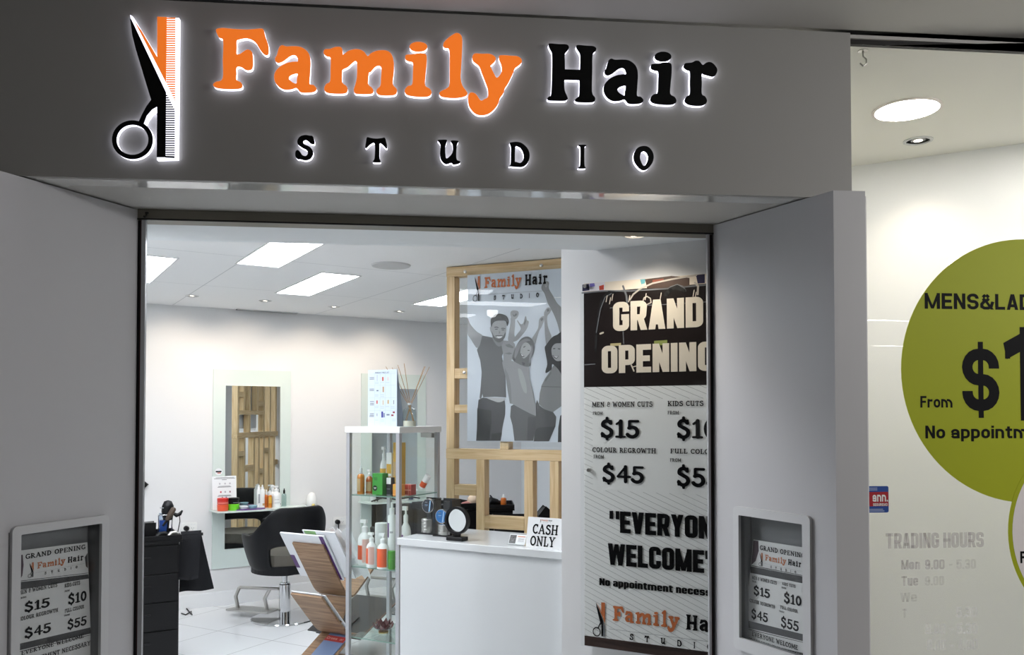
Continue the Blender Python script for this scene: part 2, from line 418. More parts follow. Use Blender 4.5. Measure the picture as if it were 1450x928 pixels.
# sans lettering drawn as strokes: 'heavy' for the window, 'impact' for the banner
def _rr(L, R, B, T, r, n=5):
    p = []
    for cx, cy, a in ((R - r, T - r, 0), (L + r, T - r, 90), (L + r, B + r, 180), (R - r, B + r, 270)):
        p += [(cx + r * math.cos(math.radians(a + 90 * i / n)), cy + r * math.sin(math.radians(a + 90 * i / n))) for i in range(n + 1)]
    return p
def _q(cx, cy, r, a0, a1, n=5):
    return [(cx + r * math.cos(math.radians(a0 + (a1 - a0) * i / n)), cy + r * math.sin(math.radians(a0 + (a1 - a0) * i / n))) for i in range(n + 1)]
def sans_glyph(ch, W, h, xh, rf):
    """returns width and elements; h = half stroke, rf = corner radius factor"""
    lo = ch.islower()
    w = W * {'M': 1.32, 'W': 1.5, 'I': 0, 'i': 0, 'm': 1.6, 't': .72, 'r': .72, '1': .68, '.': 0, '-': .6, '"': .8, '&': 1.15, 'L': .86, 'E': .9, 'F': .86}.get(ch, .92 if lo else 1.0)
    if ch in 'Ii.': w = 2 * h
    t = 1.0 if not lo else xh
    L, R, B, T, M = h, w - h, h, t - h, .5 * t
    r = min((R - L) / 2, rf * (R - L)); c = w / 2
    S = lambda p, cl=False: ('s', p, cl)
    D = lambda x0, y0, x1, y1, k=1.0: ('d', x0, y0, x1, y1, h * k)
    st = lambda x, y0=0.0, y1=None: S([(x, y0), (x, t if y1 is None else y1)])
    bar = lambda y, x0=0.0, x1=None: S([(x0, y), (w if x1 is None else x1, y)])
    rs = min(r, (T - M) / 2)
    Spath = lambda: [(R, t * .68), (R, T - rs)] + _q(R - rs, T - rs, rs, 0, 90) + _q(L + rs, T - rs, rs, 90, 180) + _q(L + rs, M + rs, rs, 180, 270) + _q(R - rs, M - rs, rs, 90, 0) + _q(R - rs, B + rs, rs, 0, -90) + _q(L + rs, B + rs, rs, 270, 180) + [(L, t * .32)]
    if ch == 'A': return w, [D(h, 0, c - h * .12, 1), D(w - h, 0, c + h * .12, 1), bar(.26, w * .2, w * .8)]
    if ch == 'B': return w, [st(L), S([(0, T)] + _q(R - r, T - r, r, 90, 0) + _q(R - r, M + r * .8, r * .8, 0, -90) + [(0, M)]), S([(0, M)] + _q(R - r, M - r * .8, r * .8, 90, 0) + _q(R - r, B + r, r, 0, -90) + [(0, B)])]
    if ch in 'Cc': return w, [S([(R, t * .63), (R, T - r)] + _q(R - r, T - r, r, 0, 90) + _q(L + r, T - r, r, 90, 180) + _q(L + r, B + r, r, 180, 270) + _q(R - r, B + r, r, 270, 360) + [(R, t * .37)])]
    if ch == 'D': return w, [st(L), S([(0, T)] + _q(R - r, T - r, r, 90, 0) + _q(R - r, B + r, r, 0, -90) + [(0, B)])]
    if ch == 'E': return w, [st(L), bar(T), bar(M, 0, w * .92), bar(B)]
    if ch == 'F': return w, [st(L), bar(T), bar(M, 0, w * .9)]
    if ch == 'G': return w, [S([(R, .66), (R, T - r)] + _q(R - r, T - r, r, 0, 90) + _q(L + r, T - r, r, 90, 180) + _q(L + r, B + r, r, 180, 270) + _q(R - r, B + r, r, 270, 360) + [(R, .52)]), bar(.5 - h * .3, w * .52)]
    if ch == 'H': return w, [st(L), st(R), bar(M)]
    if ch == 'I': return w, [st(L)]
    if ch == 'L': return w, [st(L), bar(B)]
    if ch == 'M': return w, [st(L), st(R), D(h * .9, 1, c, 0.02, .85), D(w - h * .9, 1, c, 0.02, .85)]
    if ch == 'N': return w, [st(L), st(R), D(h, 1, w - h, 0, .95)]
    if ch in 'Oo': return w, [S(_rr(L, R, B, T, r), True)]
    if ch == '0': return w, [S(_rr(L, R, B, T, r), True)]
    if ch == 'P': return w, [st(L), S([(0, T)] + _q(R - r, T - r, r, 90, 0) + _q(R - r, .38 + r, r, 0, -90) + [(0, .38)])]
    if ch == 'R': return w, [st(L), S([(0, T)] + _q(R - r, T - r, r, 90, 0) + _q(R - r, .44 + r * .8, r * .8, 0, -90) + [(0, .44)]), D(c + h * .4, .44, w - h * .9, 0)]
    if ch in 'Ss': return w, [S(Spath())]
    if ch == '$': return w, [S(Spath()), S([(c, -.11), (c, 1.11)]) if False else ('d', c, -.11, c, 1.11, h * .5)]
    if ch == 'T': return w, [S([(c, 0), (c, 1)]), bar(T)]
    if ch == 'U': return w, [S([(L, 1), (L, B + r)] + _q(L + r, B + r, r, 180, 270) + _q(R - r, B + r, r, 270, 360) + [(R, 1)])]
    if ch == 'u': return w, [S([(L, t), (L, B + r)] + _q(L + r, B + r, r, 180, 270) + [(R, B)]), st(R)]
    if ch == 'V': return w, [D(h, 1, c - h * .1, 0), D(w - h, 1, c + h * .1, 0)]
    if ch == 'W': return w, [D(h, 1, w * .28, 0), D(w * .5, .98, w * .28, 0, .8), D(w * .5, .98, w * .72, 0, .8), D(w - h, 1, w * .72, 0)]
    if ch == 'Y': return w, [D(h, 1, c, .4), D(w - h, 1, c, .4), S([(c, 0), (c, .45)])]
    if ch == 'y': return w, [D(h, t, c, 0.0), ('d', w - h, t, c - h * 1.2, -.26, h)]
    if ch == 'a': return w, [S([(L, t * .68), (L, T - r)] + _q(L + r, T - r, r, 180, 90) + _q(R - r, T - r, r, 90, 0) + [(R, 0)]), S(_rr(L, R, B, t * .5, min(r, t * .2)), True)]
    if ch == 'e': return w, [S([(R, t * .46), (R, T - r)] + _q(R - r, T - r, r, 0, 90) + _q(L + r, T - r, r, 90, 180) + _q(L + r, B + r, r, 180, 270) + _q(R - r, B + r, r, 270, 360) + [(R, t * .3)]), ('d', c, t * .42, c, t * .56, c)]
    if ch == 'i': return w, [st(L), S([(L, xh + .08), (L, xh + .25)])]
    if ch == 'n': return w, [st(L), S([(L, T)] + _q(R - r, T - r, r, 90, 0) + [(R, 0)])]
    if ch == 'm':
        r2 = r * .8
        return w, [st(L), S([(L, T)] + _q(c - r2, T - r2, r2, 90, 0) + [(c, 0)]), S([(c, T)] + _q(R - r2, T - r2, r2, 90, 0) + [(R, 0)])]
    if ch == 'p': return w, [S([(L, -.24), (L, t)]), S([(L, T)] + _q(R - r, T - r, r, 90, 0) + _q(R - r, B + r, r, 0, -90) + [(L, B)])]
    if ch == 'r': return w, [st(L), S([(L, T - h * .4)] + _q(w - h * .2, T - h * 1.2, h * 1.2, 140, 90))]
    if ch == 't': return w, [S([(c - h * .2, .93), (c - h * .2, B + h)] + [(c + h * .3, B), (w, B)]), S([(0, xh - h * .8), (w, xh - h * .8)])]
    if ch == '1': return w, [st(R, 0, 1), ('d', w * .1, .66, w * .1, .80, w * .1), S([(0, .74), (R, .86)])]
    if ch == '5': r = min(r, (.62 - B) / 2)
    if ch == '9': r = min(r, (T - .44) / 2)
    if ch == '3': r = min(r, (T - .5) / 1.8)
    if ch == '5': return w, [S([(R + h, T), (L, T), (L, .52)]), S([(L, .40), (L, .48)] + _q(L + r, .62 - r, r, 150, 90) + _q(R - r, .62 - r, r, 90, 0) + _q(R - r, B + r, r, 0, -90) + _q(L + r, B + r, r, 270, 180) + [(L, .3)])]
    if ch == '9': return w, [S(_rr(L, R, .44, T, r), True), S([(R, .6), (R, B + r)] + _q(R - r, B + r, r, 0, -90) + _q(L + r, B + r, r, 270, 180) + [(L, .28)])]
    if ch == '3': return w, [S([(L, .72), (L, T - r)] + _q(L + r, T - r, r, 180, 90) + _q(R - r, T - r, r, 90, 0) + _q(R - r, .5 + r * .8, r * .8, 0, -90) + [(c - h, .5)]), S([(c - h, .5)] + _q(R - r, .5 - r * .8, r * .8, 90, 0) + _q(R - r, B + r, r, 0, -90) + _q(L + r, B + r, r, 270, 180) + [(L, .28)])]
    if ch == '4': return w, [S([(w * .68, 0), (w * .68, 1)]), ('d', w * .6, .98, w * .14, .26, h * .8), bar(.26)]
    if ch == '&': return w, [S(_rr(w * .22, w * .62, .56, T, min(r, .18)), True), S([(w * .95, .5), (w * .82, B + .1), (w * .6, B), (w * .3, B), (h * .9, .18), (h * .9, .34), (w * .3, .52), (w * .5, .6)]), D(w * .34, .62, w - h * .8, 0)]
    if ch == '-': return w, [S([(0, .38), (w, .38)])]
    if ch == '.': return w, [S([(L, 0), (L, 2 * h)])]
    if ch == '"': return w, [('d', w * .2, .62, w * .2, 1, h * .8), ('d', w * .85, .62, w * .85, 1, h * .8)]
    return w, []
def sans_text(body, style):
    k = (style, body)
    if k in _TX: return _TX[k]
    W, h, xh, rf, gap = {'heavy': (.66, .092, .74, .5, .10), 'impact': (.50, .100, .80, .34, .045), 'medium': (.64, .065, .74, .5, .12)}[style]
    vs = []; fs = []; x = 0.0; kk = 0
    for ch in body:
        if ch == ' ': x += W * .45; continue
        w, els = sans_glyph(ch, W, h, xh, rf)
        for e in els:
            b = len(vs); kk = (kk + 1) % 13
            if e[0] == 'd':
                _, x0, y0, x1, y1, hh = e
                vs += [(x + x0 - hh, y0, kk), (x + x0 + hh, y0, kk), (x + x1 + hh, y1, kk), (x + x1 - hh, y1, kk)]; fs.append((b, b + 1, b + 2, b + 3))
            else:
                p = e[1]; cl = e[2]; n = len(p)
                q = [p[0]]
                for v in p[1:]:
                    if math.hypot(v[0] - q[-1][0], v[1] - q[-1][1]) > 1e-4: q.append(v)
                if cl and math.hypot(q[0][0] - q[-1][0], q[0][1] - q[-1][1]) < 1e-4: q.pop()
                p = q; n = len(p)
                for i in range(n):
                    a = p[i - 1] if (i or cl) else None; c = p[(i + 1) % n] if (i < n - 1 or cl) else None
                    d1 = Vector((p[i][0] - a[0], p[i][1] - a[1])).normalized() if a else None
                    d2 = Vector((c[0] - p[i][0], c[1] - p[i][1])).normalized() if c else None
                    if d1 is None: d1 = d2
                    if d2 is None: d2 = d1
                    n1 = Vector((-d1.y, d1.x)); n2 = Vector((-d2.y, d2.x)); m = (n1 + n2)
                    m = m / max(m.dot(n1), .35) if m.length > 1e-4 else n1
                    vs += [(x + p[i][0] + m.x * h, p[i][1] + m.y * h, kk), (x + p[i][0] - m.x * h, p[i][1] - m.y * h, kk)]
                for i in range(n if cl else n - 1):
                    j = (i + 1) % n; fs.append((b + 2 * i, b + 2 * i + 1, b + 2 * j + 1, b + 2 * j))
        x += w + gap
    _TX[k] = (vs, fs)
    return _TX[k]

# ------------------------------------------------------------------ shared materials
M_fascia = mat('fascia_white', (160, 159, 156), 0.45, noise=0.02, nscale=2)
M_fascia_edge = mat('fascia_gloss_underside', (210, 210, 206), 0.03, spec=1.0, coat=1.0)
M_cheek = mat('cheek_white', (200, 200, 203), 0.35, noise=0.02, nscale=2)
M_wall = mat('painted_wall', (226, 226, 226), 0.6, noise=0.02, nscale=3)
M_wallgrey = mat('painted_wall_grey', (224, 228, 232), 0.6, noise=0.02, nscale=3)
M_bulk = mat('bulkhead_paint', (232, 236, 238), 0.6)
M_mallceil = mat('mall_ceiling_paint', (190, 188, 184), 0.6, noise=0.03, nscale=2)
M_track = mat('track_dark_aluminium', (128, 124, 114), 0.45, metal=0.3)
M_alu = mat('jamb_aluminium', (176, 177, 181), 0.3, metal=0.25)
M_black = mat('black_rubber', (14, 10, 10), 0.5)
M_red = mat('dark_red_seal', (62, 22, 20), 0.5)
M_blackp = mat('black_plastic', (11, 11, 13), 0.4, spec=.3)
M_blackm = mat('black_satin', (13, 13, 16), 0.5, spec=.3)
M_white = mat('white_gloss', (236, 237, 238), 0.18)
M_whitep = mat('white_plastic', (238, 238, 236), 0.35)
M_paper = mat('white_paper', (234, 236, 238), 0.6)
M_ink = mat('black_ink', (12, 12, 15), 0.6, spec=.1)
M_grey = mat('grey_ink', (120, 122, 126), 0.6)
M_orange_ink = mat('orange_ink', (205, 112, 58), 0.55)
M_chrome = mat('chrome', (215, 216, 218), 0.08, metal=1.0)
M_steel = mat('brushed_steel', (190, 188, 184), 0.3, metal=1.0)
M_mirror = mat('mirror_silver', (225, 230, 230), 0.0, metal=1.0)
M_glass = glass('clear_glass', (252, 254, 253))
M_shopglass = glass('shop_glass', (252, 253, 252), 1.35)
M_acrylic = glass('clear_acrylic', (252, 253, 253), 1.4)
M_edge = mat('glass_edge_green', (120, 150, 138), 0.15)
M_frost = mat('frosted_glass', (212, 223, 218), 0.25, spec=0.6)
M_timber = wood('pine_timber_upright', (224, 198, 156), (204, 172, 126), 5, 'Z')
M_timberx = wood('pine_timber_rail', (222, 196, 154), (202, 170, 124), 5, 'X')
M_oak = wood('oak_veneer', (160, 128, 98), (122, 94, 70), 5, 'X', 0.5)

# ------------------------------------------------------------------ reference lines of the building
SOF, TOPF, CEIL = 2.35, None, 2.52
fas = Frame.of(on_z(215, 254, SOF), on_z(1140, 279, SOF))
TOPF = 0.5 * (fas.px(400, 12)[1] + fas.px(1203, 43)[1])
opn = Frame.of(on_z(195, 296, SOF), on_z(1010, 318, SOF))
OW = opn.loc(on_z(1010, 318, SOF))[0]
c0, c1 = on_z(0, 240, SOF), on_z(195, 296, SOF)
che_l = Frame.of(c0, c1)                       # left cheek: x grows towards the doorway
CLW = che_l.loc(c1)[0]
r0, r1, r2 = on_z(1010, 318, SOF), on_z(1180, 268, SOF), on_z(1225, 269, SOF)
che_r = Frame.of(r0, r1)
CRW = che_r.loc(r1)[0]
che_f = Frame.of(r1, r2)
CFW = che_f.loc(r2)[0]
wb0, wb1 = on_z(205, 430, CEIL), on_z(632, 458, CEIL)
bk = Frame.of(wb0, wb1)                        # back wall, long axis of the salon
BXC = bk.px(738, 600)[0]                       # corner with the right wall
pw0 = at_depth(795, 600, 3.66)
pw = Frame((pw0[0], pw0[1], 0), math.radians(-28.0))   # wall carrying the banner
PWW = pw.px(1006, 600)[0]
ww = Frame.of(on_z(1205, 236, 2.90), on_z(1450, 203, 2.90))  # wall inside the shop window
FX1 = fas.px(1205, 150)[0]                     # right end of the fascia

# ------------------------------------------------------------------ floors and ceilings
def tile_mat():
    return lined('salon_floor_tile', (224, 226, 228), (168, 169, 170), (math.cos(math.radians(-29)), math.sin(math.radians(-29)), 0), 0, 0.55, 0.006, 0.12,
                 second=((-math.sin(math.radians(-29)), math.cos(math.radians(-29)), 0), 0.55))
M_tile = tile_mat()
M_ceil = lined('ceiling_boards', (236, 237, 237), (190, 192, 194), (bk.X.x, bk.X.y, 0), 0, 1.21, 0.006, 0.7, second=((bk.Y.x, bk.Y.y, 0), 1.22))
M_mallfloor = mat('mall_floor', (170, 166, 160), 0.2, noise=0.1, nscale=3)
A_ = opn.w(-3.4, 0.20, 0); B_ = opn.w(OW + 0.16, 0.20, 0)
fl = MB(); fl.flat([(-6, opn.w(0, 0.02, 0).y - 0.4 - 0.1), (6.5, 2.2), (6.5, 13), (-6, 13)], 0, M_tile, axis='z')
mfl = MB(); mfl.flat([(-14, -10), (14, -10), (9, 2.2 + .0), (-6, opn.w(0, 0.02, 0).y - 0.5)], -0.001, M_mallfloor, axis='z')
struct('floor', fl); struct('floor_mall', mfl)
C_ = bk.w(BXC, 0, 0); D_ = bk.w(-3.0, 0, 0)
rdir = (bk.Y * -1.0)
R_ = C_ + rdir * 5.6
ce = MB(); ce.prism([(A_.x, A_.y), (B_.x, B_.y), (0.93, 4.95), (R_.x - .6, R_.y + .15), (R_.x, R_.y), (C_.x, C_.y), (D_.x, D_.y)], CEIL, CEIL + 0.05, M_ceil, axis='z')
struct('ceiling', ce)

# ------------------------------------------------------------------ salon walls
def wall(name, p, q, z0, z1, m, t=0.08, flip=1):
    p = (p[0], p[1], 0); q = (q[0], q[1], 0); f = Frame.of(p, q); L = f.loc(q)[0]
    b = MB().box(0, L, 0, t * flip, z0, z1, m)
    return struct(name, b, loc=f.o, ang=f.a)
wall('wall_back', D_, C_ + bk.X * 0.1, 0, CEIL, M_wall)
wall('wall_right', C_, R_, 0, CEIL, M_wallgrey)
wall('wall_left', D_, A_, 0, CEIL, M_wall, flip=-1)
wall('wall_front_inside', opn.w(-3.4, .16, 0), opn.w(-.06, .16, 0), 0, CEIL, M_wall, 0.04)
bb = MB().box(-3.0, BXC, -0.014, 0, 0, 0.11, M_white).box(-3.0, BXC, -0.009, 0, 0.11, 0.118, M_white)
struct('baseboard_back', bb, loc=bk.o, ang=bk.a)
bhz = 0.5 * (opn.px(200, 316)[1] + opn.px(1005, 328)[1]) + .006
bhy = opn.loc(on_z(600, 349, bhz))[1]
b = MB().box(-3.4, OW + 0.16, 0.085, bhy, bhz, CEIL + 0.5, M_bulk)
struct('trim_1', b, loc=opn.o, ang=opn.a)
# banner wall: a freestanding white panel with a return
b = MB().box(0, PWW + 0.02, 0, 0.07, 0, CEIL, M_white)
struct('wall_banner', b, loc=pw.o, ang=pw.a)

# ------------------------------------------------------------------ shop front
FXL = -2.2
b = MB().box(FXL, FX1, 0, 0.02, SOF, TOPF, M_fascia)
b.box(FXL, FX1, 0.02, 0.10, SOF + 0.0, TOPF, M_fascia_edge)
struct('wall_front', b, loc=fas.o, ang=fas.a)
P = lambda fr, x, y: (fr.w(x, y, 0).x, fr.w(x, y, 0).y)
b = MB().prism([P(fas, FXL, .10), P(fas, FX1 - .02, .10), P(opn, OW + .2, .12), P(opn, -1.4, .12)], SOF + 0.001, SOF + 0.03, M_mallceil, axis='z')
struct('ceiling_entrance', b)
mc = MB().prism([P(fas, FXL - 5, -0.004), P(fas, FX1 + 4, -0.004), (14, -10), (-14, -10)], TOPF + 0.008, TOPF + 0.06, M_mallceil, axis='z')
mc.prism([P(fas, FXL - 5, 0.2), P(fas, FX1 + 4, 0.2), P(fas, FX1 + 4, -0.1), P(fas, FXL - 5, -0.1)], TOPF + 0.05, TOPF + 0.1, M_mallceil, axis='z')
struct('ceiling_mall', mc)
wall('wall_front_left', fas.w(FXL, .115, 0), fas.w(-0.66, .115, 0), 0, SOF, M_cheek, 0.04)
# roller track and jambs
TRB = 0.5 * (opn.px(200, 316)[1] + opn.px(1005, 328)[1])
b = MB().box(0.0, OW, 0.0, 0.07, TRB, SOF, M_track)
b.box(0.0, OW, -0.004, 0.0, TRB, TRB + 0.006, M_black)
struct('trim_2', b, loc=opn.o, ang=opn.a)
hl = MB(); hx, hz = opn.px(208, 306); hl.tube([(hx, -0.002, hz + .012), (hx, -0.012, hz + .008), (hx + .006, -.018, hz), (hx, -.02, hz - .010), (hx - .006, -.014, hz - .004)], 0.003, M_black, 8)
hl.lathe([(.006, 0), (.006, .004), (0, .004)], M_black, (hx + .002, -0.006, hz + .008), 10)
o = hl.build('track_hook', loc=opn.o, ang=opn.a); tag(o, 'small dark metal hook on the left end of the door track', 'hook')
def jamb(xa, seq):
    b = MB()
    for x0, x1, y0, m in seq: b.box(xa + x0, xa + x1, y0, 0.075, 0, TRB + .02, m)
    return b
xl = opn.px(185, 600)[0]
def jx(px): return opn.px(px, 620)[0] 
j = MB()
for a, c, y0, m in ((186.5, 191, -.004, M_alu), (191, 196, 0.01, M_black), (196, 197.6, 0.0, M_red), (197.6, 203.5, -.002, M_alu)):
    j.box(jx(a), jx(c), y0, 0.016, 0, TRB, m)
struct('door_1', j, loc=opn.o, ang=opn.a)
j = MB()
for a, c, y0, m in ((1003, 1006, -.002, M_alu), (1006, 1007, 0.0, M_red), (1007, 1011.5, 0.01, M_black), (1011.5, 1015, -.004, M_alu)):
    j.box(jx(a), jx(c), y0, 0.016, 0, TRB, m)
struct('door_2', j, loc=opn.o, ang=opn.a)

# cheeks with a recessed display box each
def cheek(name, fr, x0, x1, hole, back=0.16, extra=None):
    """front skin 60 mm thick with an opening, solid behind"""
    hx0, hx1, hz0, hz1 = hole; zt = SOF - 0.004
    b = MB()
    b.box(x0, hx0, 0, 0.06, 0, zt, M_cheek); b.box(hx1, x1, 0, 0.06, 0, zt, M_cheek)
    b.box(hx0, hx1, 0, 0.06, 0, hz0, M_cheek); b.box(hx0, hx1, 0, 0.06, hz1, zt, M_cheek)
    b.box(x0, x1, 0.06, back, 0, zt, M_cheek)
    if extra: extra(b, zt)
    return struct(name, b, loc=fr.o, ang=fr.a)
# opening of each box from the photograph's corners
LA = che_l.px(26.6, 755.6); LB = che_l.px(141, 743)
LO = che_l.px(14, 744); LP = che_l.px(151.5, 731)
l_in = (LA[0], LB[0], 0.42, 0.5 * (LA[1] + LB[1]) ); l_out = (LO[0], LP[0], 0.36, 0.5 * (LO[1] + LP[1]))
l_hole = (l_in[0] - .034, l_in[1] + .004, l_in[2] - .01, l_in[3] + .01)
cheek('wall_entrance_left', che_l, -0.5, CLW, l_hole, 0.18)
RA = che_r.px(1049, 731); RB = che_r.px(1139, 741); RC = che_r.px(1053, 909); RD = che_r.px(1139, 926)
RO = che_r.px(1041, 718); RP = che_r.px(1150, 729); RQ = che_r.px(1044, 919)
r_in = (RA[0], RB[0], 0.5 * (RC[1] + RD[1]), 0.5 * (RA[1] + RB[1])); r_out = (RO[0], RP[0], 0.5 * (RC[1] + RD[1]) - .045, 0.5 * (RO[1] + RP[1]))
def r_extra(b, zt):
    # front end face of the pillar, turned towards the mall
    pts = [(CRW, 0)]
    q = che_r.loc(che_f.w(CFW, 0, 0)); pts.append((q[0], q[1]))
    q2 = che_r.loc(che_f.w(CFW + .01, 0.35, 0)); pts.append((q2[0], q2[1]))
    pts.append((0.02, 0.16)); pts.append((CRW - 0.001, 0.16))
    b.prism([(CRW, 0.0), (q[0], q[1]), (q2[0], q2[1]), (CRW - .09, 0.162)], 0, zt, M_cheek, axis='z')
r_hole = (r_in[0] - .004, r_in[1] + .034, r_in[2] - .01, r_in[3] + .01)
cheek('wall_entrance_right', che_r, 0.0, CRW, r_hole, 0.16, r_extra)

# ------------------------------------------------------------------ shop window on the right
GY = 0.035
HB2 = 2.899; HB = HB2 + .018
b = MB().box(FX1 - .02, FX1 + 3, 0.02, 0.046, HB, TOPF + .004, M_mallceil)
b.box(FX1 - .02, FX1 + 3, 0.028, 0.046, HB2, HB, M_black)
struct('trim_3', b, loc=fas.o, ang=fas.a)
b = MB().box(FX1 - .03, FX1 + 3, GY, GY + .010, 0.0, HB2, M_shopglass)
struct('window_1', b, loc=fas.o, ang=fas.a)
ZW = 2.90
wl = ww.loc((0.95, 0, 0)); xw0 = -1.0
b = MB().box(xw0, 3.2, 0, 0.06, 0, ZW, M_wall)
struct('wall_window', b, loc=ww.o, ang=ww.a)
e0 = ww.w(xw0, 0.0, 0); e1 = ww.w(3.2, 0, 0)
b = MB().prism([P(opn, OW + .2, .27), P(fas, FX1, .047), P(fas, FX1 + 3, .047), (e1.x, e1.y), (e0.x, e0.y)], ZW, ZW + .04, mat('window_ceiling', (236, 234, 226), 0.6), axis='z')
struct('ceiling_window', b)
wall('wall_window_side', P(opn, OW + .26, .12), (e0.x, e0.y), 0, ZW, M_wall, 0.05, -1)

# wall across the mall, with an added glowing panel to brighten reflections
b = MB().box(-14, 14, -10.1, -10.0, 0, 2.93, M_mallceil); struct('wall_mall', b)
b = MB().box(-12, 12, -9.99, -9.96, 0.9, 2.5, mat('added_shopfront_glow', (230, 230, 228), .4, emit=(235, 238, 240), es=0.22)); struct('added_glow_panel', b)  # added emissive panel, brightens what the mirrors reflect

# ------------------------------------------------------------------ the illuminated sign
M_signw = mat('sign_edge_lit', (245, 245, 250), 0.4, emit=(238, 238, 255), es=SIGN_EMIT)
M_signo = mat('sign_orange_acrylic', (238, 120, 40), 0.4, emit=(240, 118, 36), es=0.76)
M_signk = mat('sign_black_acrylic', (3, 4, 5), 0.5, spec=0.2)
SY = -0.018                                   # face of the letters in front of the fascia
def crop_pts(pts, ox, oy, sc, y=SY):
    return [fas.px(ox + px / sc, oy + py / sc, y) for px, py in pts]
def fit(pts, src, dst):
    return [(dst[0] + (x - src[0]) / (src[2] - src[0]) * (dst[2] - dst[0]), dst[1] + (y - src[1]) / (src[3] - src[1]) * (dst[3] - dst[1])) for x, y in pts]
T_F = [(80,135),(100,115),(160,108),(260,118),(400,125),(500,118),(560,115),(582,132),(600,200),(630,290),(634,370),(615,393),(580,380),(540,330),(500,265),(450,228),(390,215),(320,228),(297,245),(297,310),(297,380),(330,382),(365,360),(400,338),(435,340),(462,370),(468,430),(468,500),(455,540),(420,552),(385,545),(345,518),(297,520),(294,590),(293,650),(340,680),(358,712),(345,738),(300,748),(200,750),(110,742),(65,728),(50,702),(80,675),(150,640),(152,450),(155,240),(110,205)]
T_a = [(780,290),(820,302),(900,300),(970,308),(1030,345),(1065,400),(1075,480),(1068,600),(1065,695),(1105,708),(1135,740),(1130,765),(1095,782),(1020,788),(965,780),(935,745),(915,738),(870,752),(800,755),(740,725),(700,670),(692,610),(710,560),(760,510),(830,475),(900,463),(940,460),(938,430),(920,400),(890,393),(850,410),(790,455),(740,475),(708,460),(702,425),(720,395),(735,340),(750,305)]
T_ah = [(938,590),(900,592),(860,610),(846,635),(860,660),(890,682),(925,694),(930,650)]
T_m = [(95,235),(110,213),(160,208),(210,190),(255,188),(280,205),(290,262),(296,265),(340,232),(400,212),(460,215),(505,240),(540,282),(570,255),(630,228),(710,222),(765,245),(795,300),(806,380),(803,460),(795,520),(798,575),(830,610),(836,640),(820,668),(770,678),(690,678),(645,668),(628,640),(640,610),(668,580),(675,500),(680,410),(665,382),(640,378),(610,395),(570,440),(553,450),(545,520),(548,570),(585,605),(598,635),(585,658),(530,665),(450,663),(410,655),(400,620),(415,570),(430,500),(433,400),(430,345),(415,330),(390,345),(340,390),(290,415),(282,440),(283,545),(325,585),(337,620),(325,650),(280,660),(180,658),(120,645),(100,612),(120,565),(160,535),(164,420),(164,300),(130,285),(100,262)]
T_i = [(920,285),(935,268),(1000,262),(1060,250),(1110,255),(1135,280),(1135,380),(1125,480),(1122,578),(1165,610),(1185,645),(1175,675),(1130,692),(1030,690),(945,675),(915,645),(922,610),(950,583),(990,565),(997,450),(997,350),(960,335),(925,318)]
T_l = [(127,165),(135,140),(180,95),(240,55),(270,48),(300,65),(317,110),(315,250),(305,420),(302,510),(320,580),(355,630),(370,662),(345,688),(270,703),(190,703),(110,690),(86,662),(105,635),(160,608),(188,575),(190,480),(190,370),(190,260),(180,205),(145,198),(127,185)]
T_y = [(420,300),(425,275),(450,255),(520,258),(590,258),(640,280),(657,310),(640,345),(610,370),(607,392),(640,460),(665,500),(695,478),(718,430),(712,370),(692,320),(692,280),(730,272),(800,277),(870,282),(910,305),(920,340),(895,370),(850,405),(830,460),(780,560),(750,605),(735,655),(700,705),(680,765),(640,820),(580,865),(510,878),(450,862),(400,810),(380,760),(378,690),(395,655),(425,650),(460,670),(490,715),(512,732),(545,715),(575,695),(577,620),(550,540),(515,450),(490,385),(450,350),(425,325)]
T_H = [(92,95),(110,88),(200,95),(290,100),(315,130),(300,165),(270,205),(271,290),(272,368),(280,372),(350,374),(428,376),(435,370),(438,220),(420,175),(398,140),(395,115),(415,105),(500,112),(580,118),(612,140),(608,170),(575,215),(570,400),(568,620),(600,680),(600,715),(570,732),(480,735),(400,728),(380,710),(395,690),(425,660),(429,580),(430,500),(415,490),(345,488),(275,487),(265,500),(268,600),(300,680),(295,705),(260,716),(150,715),(90,710),(77,690),(95,670),(120,640),(130,400),(130,210),(115,165),(95,125)]
T_r = [(605,330),(625,305),(690,298),(735,278),(775,283),(805,318),(820,322),(850,300),(890,292),(930,310),(968,360),(970,400),(950,440),(920,452),(880,443),(825,428),(803,425),(803,530),(803,640),(840,670),(860,715),(845,750),(800,770),(720,770),(650,755),(615,720),(630,675),(672,640),(673,520),(673,400),(640,380),(608,355)]
T_S = [(110,95),(130,68),(165,58),(200,62),(222,68),(235,105),(230,125),(205,120),(190,105),(170,95),(152,105),(160,125),(200,145),(222,175),(222,205),(200,235),(165,243),(130,235),(112,235),(95,215),(95,180),(112,168),(132,185),(145,205),(170,212),(185,195),(178,170),(140,148),(112,125)]
T_T = [(620,75),(650,80),(690,84),(730,80),(750,78),(762,110),(768,150),(758,155),(740,135),(715,118),(712,150),(712,225),(720,250),(715,258),(668,258),(663,250),(675,225),(675,120),(640,130),(618,152),(606,148),(612,110)]
T_U = [(1138,100),(1150,93),(1200,93),(1206,105),(1195,140),(1195,200),(1205,230),(1245,190),(1247,130),(1235,110),(1240,98),(1285,100),(1290,108),(1280,130),(1275,200),(1280,240),(1302,250),(1298,265),(1255,275),(1238,262),(1200,272),(1170,250),(1155,210),(1158,130)]
T_D = [(215,118),(225,112),(270,108),(310,120),(350,160),(363,210),(350,260),(315,290),(270,292),(225,288),(210,288),(222,270),(225,200),(225,145)]
T_Dh = [(258,150),(275,142),(300,160),(318,200),(315,240),(295,262),(265,255),(255,245)]
T_I = [(722,130),(775,130),(775,140),(765,155),(765,275),(773,295),(770,303),(722,303),(722,293),(733,275),(735,155),(724,140)]
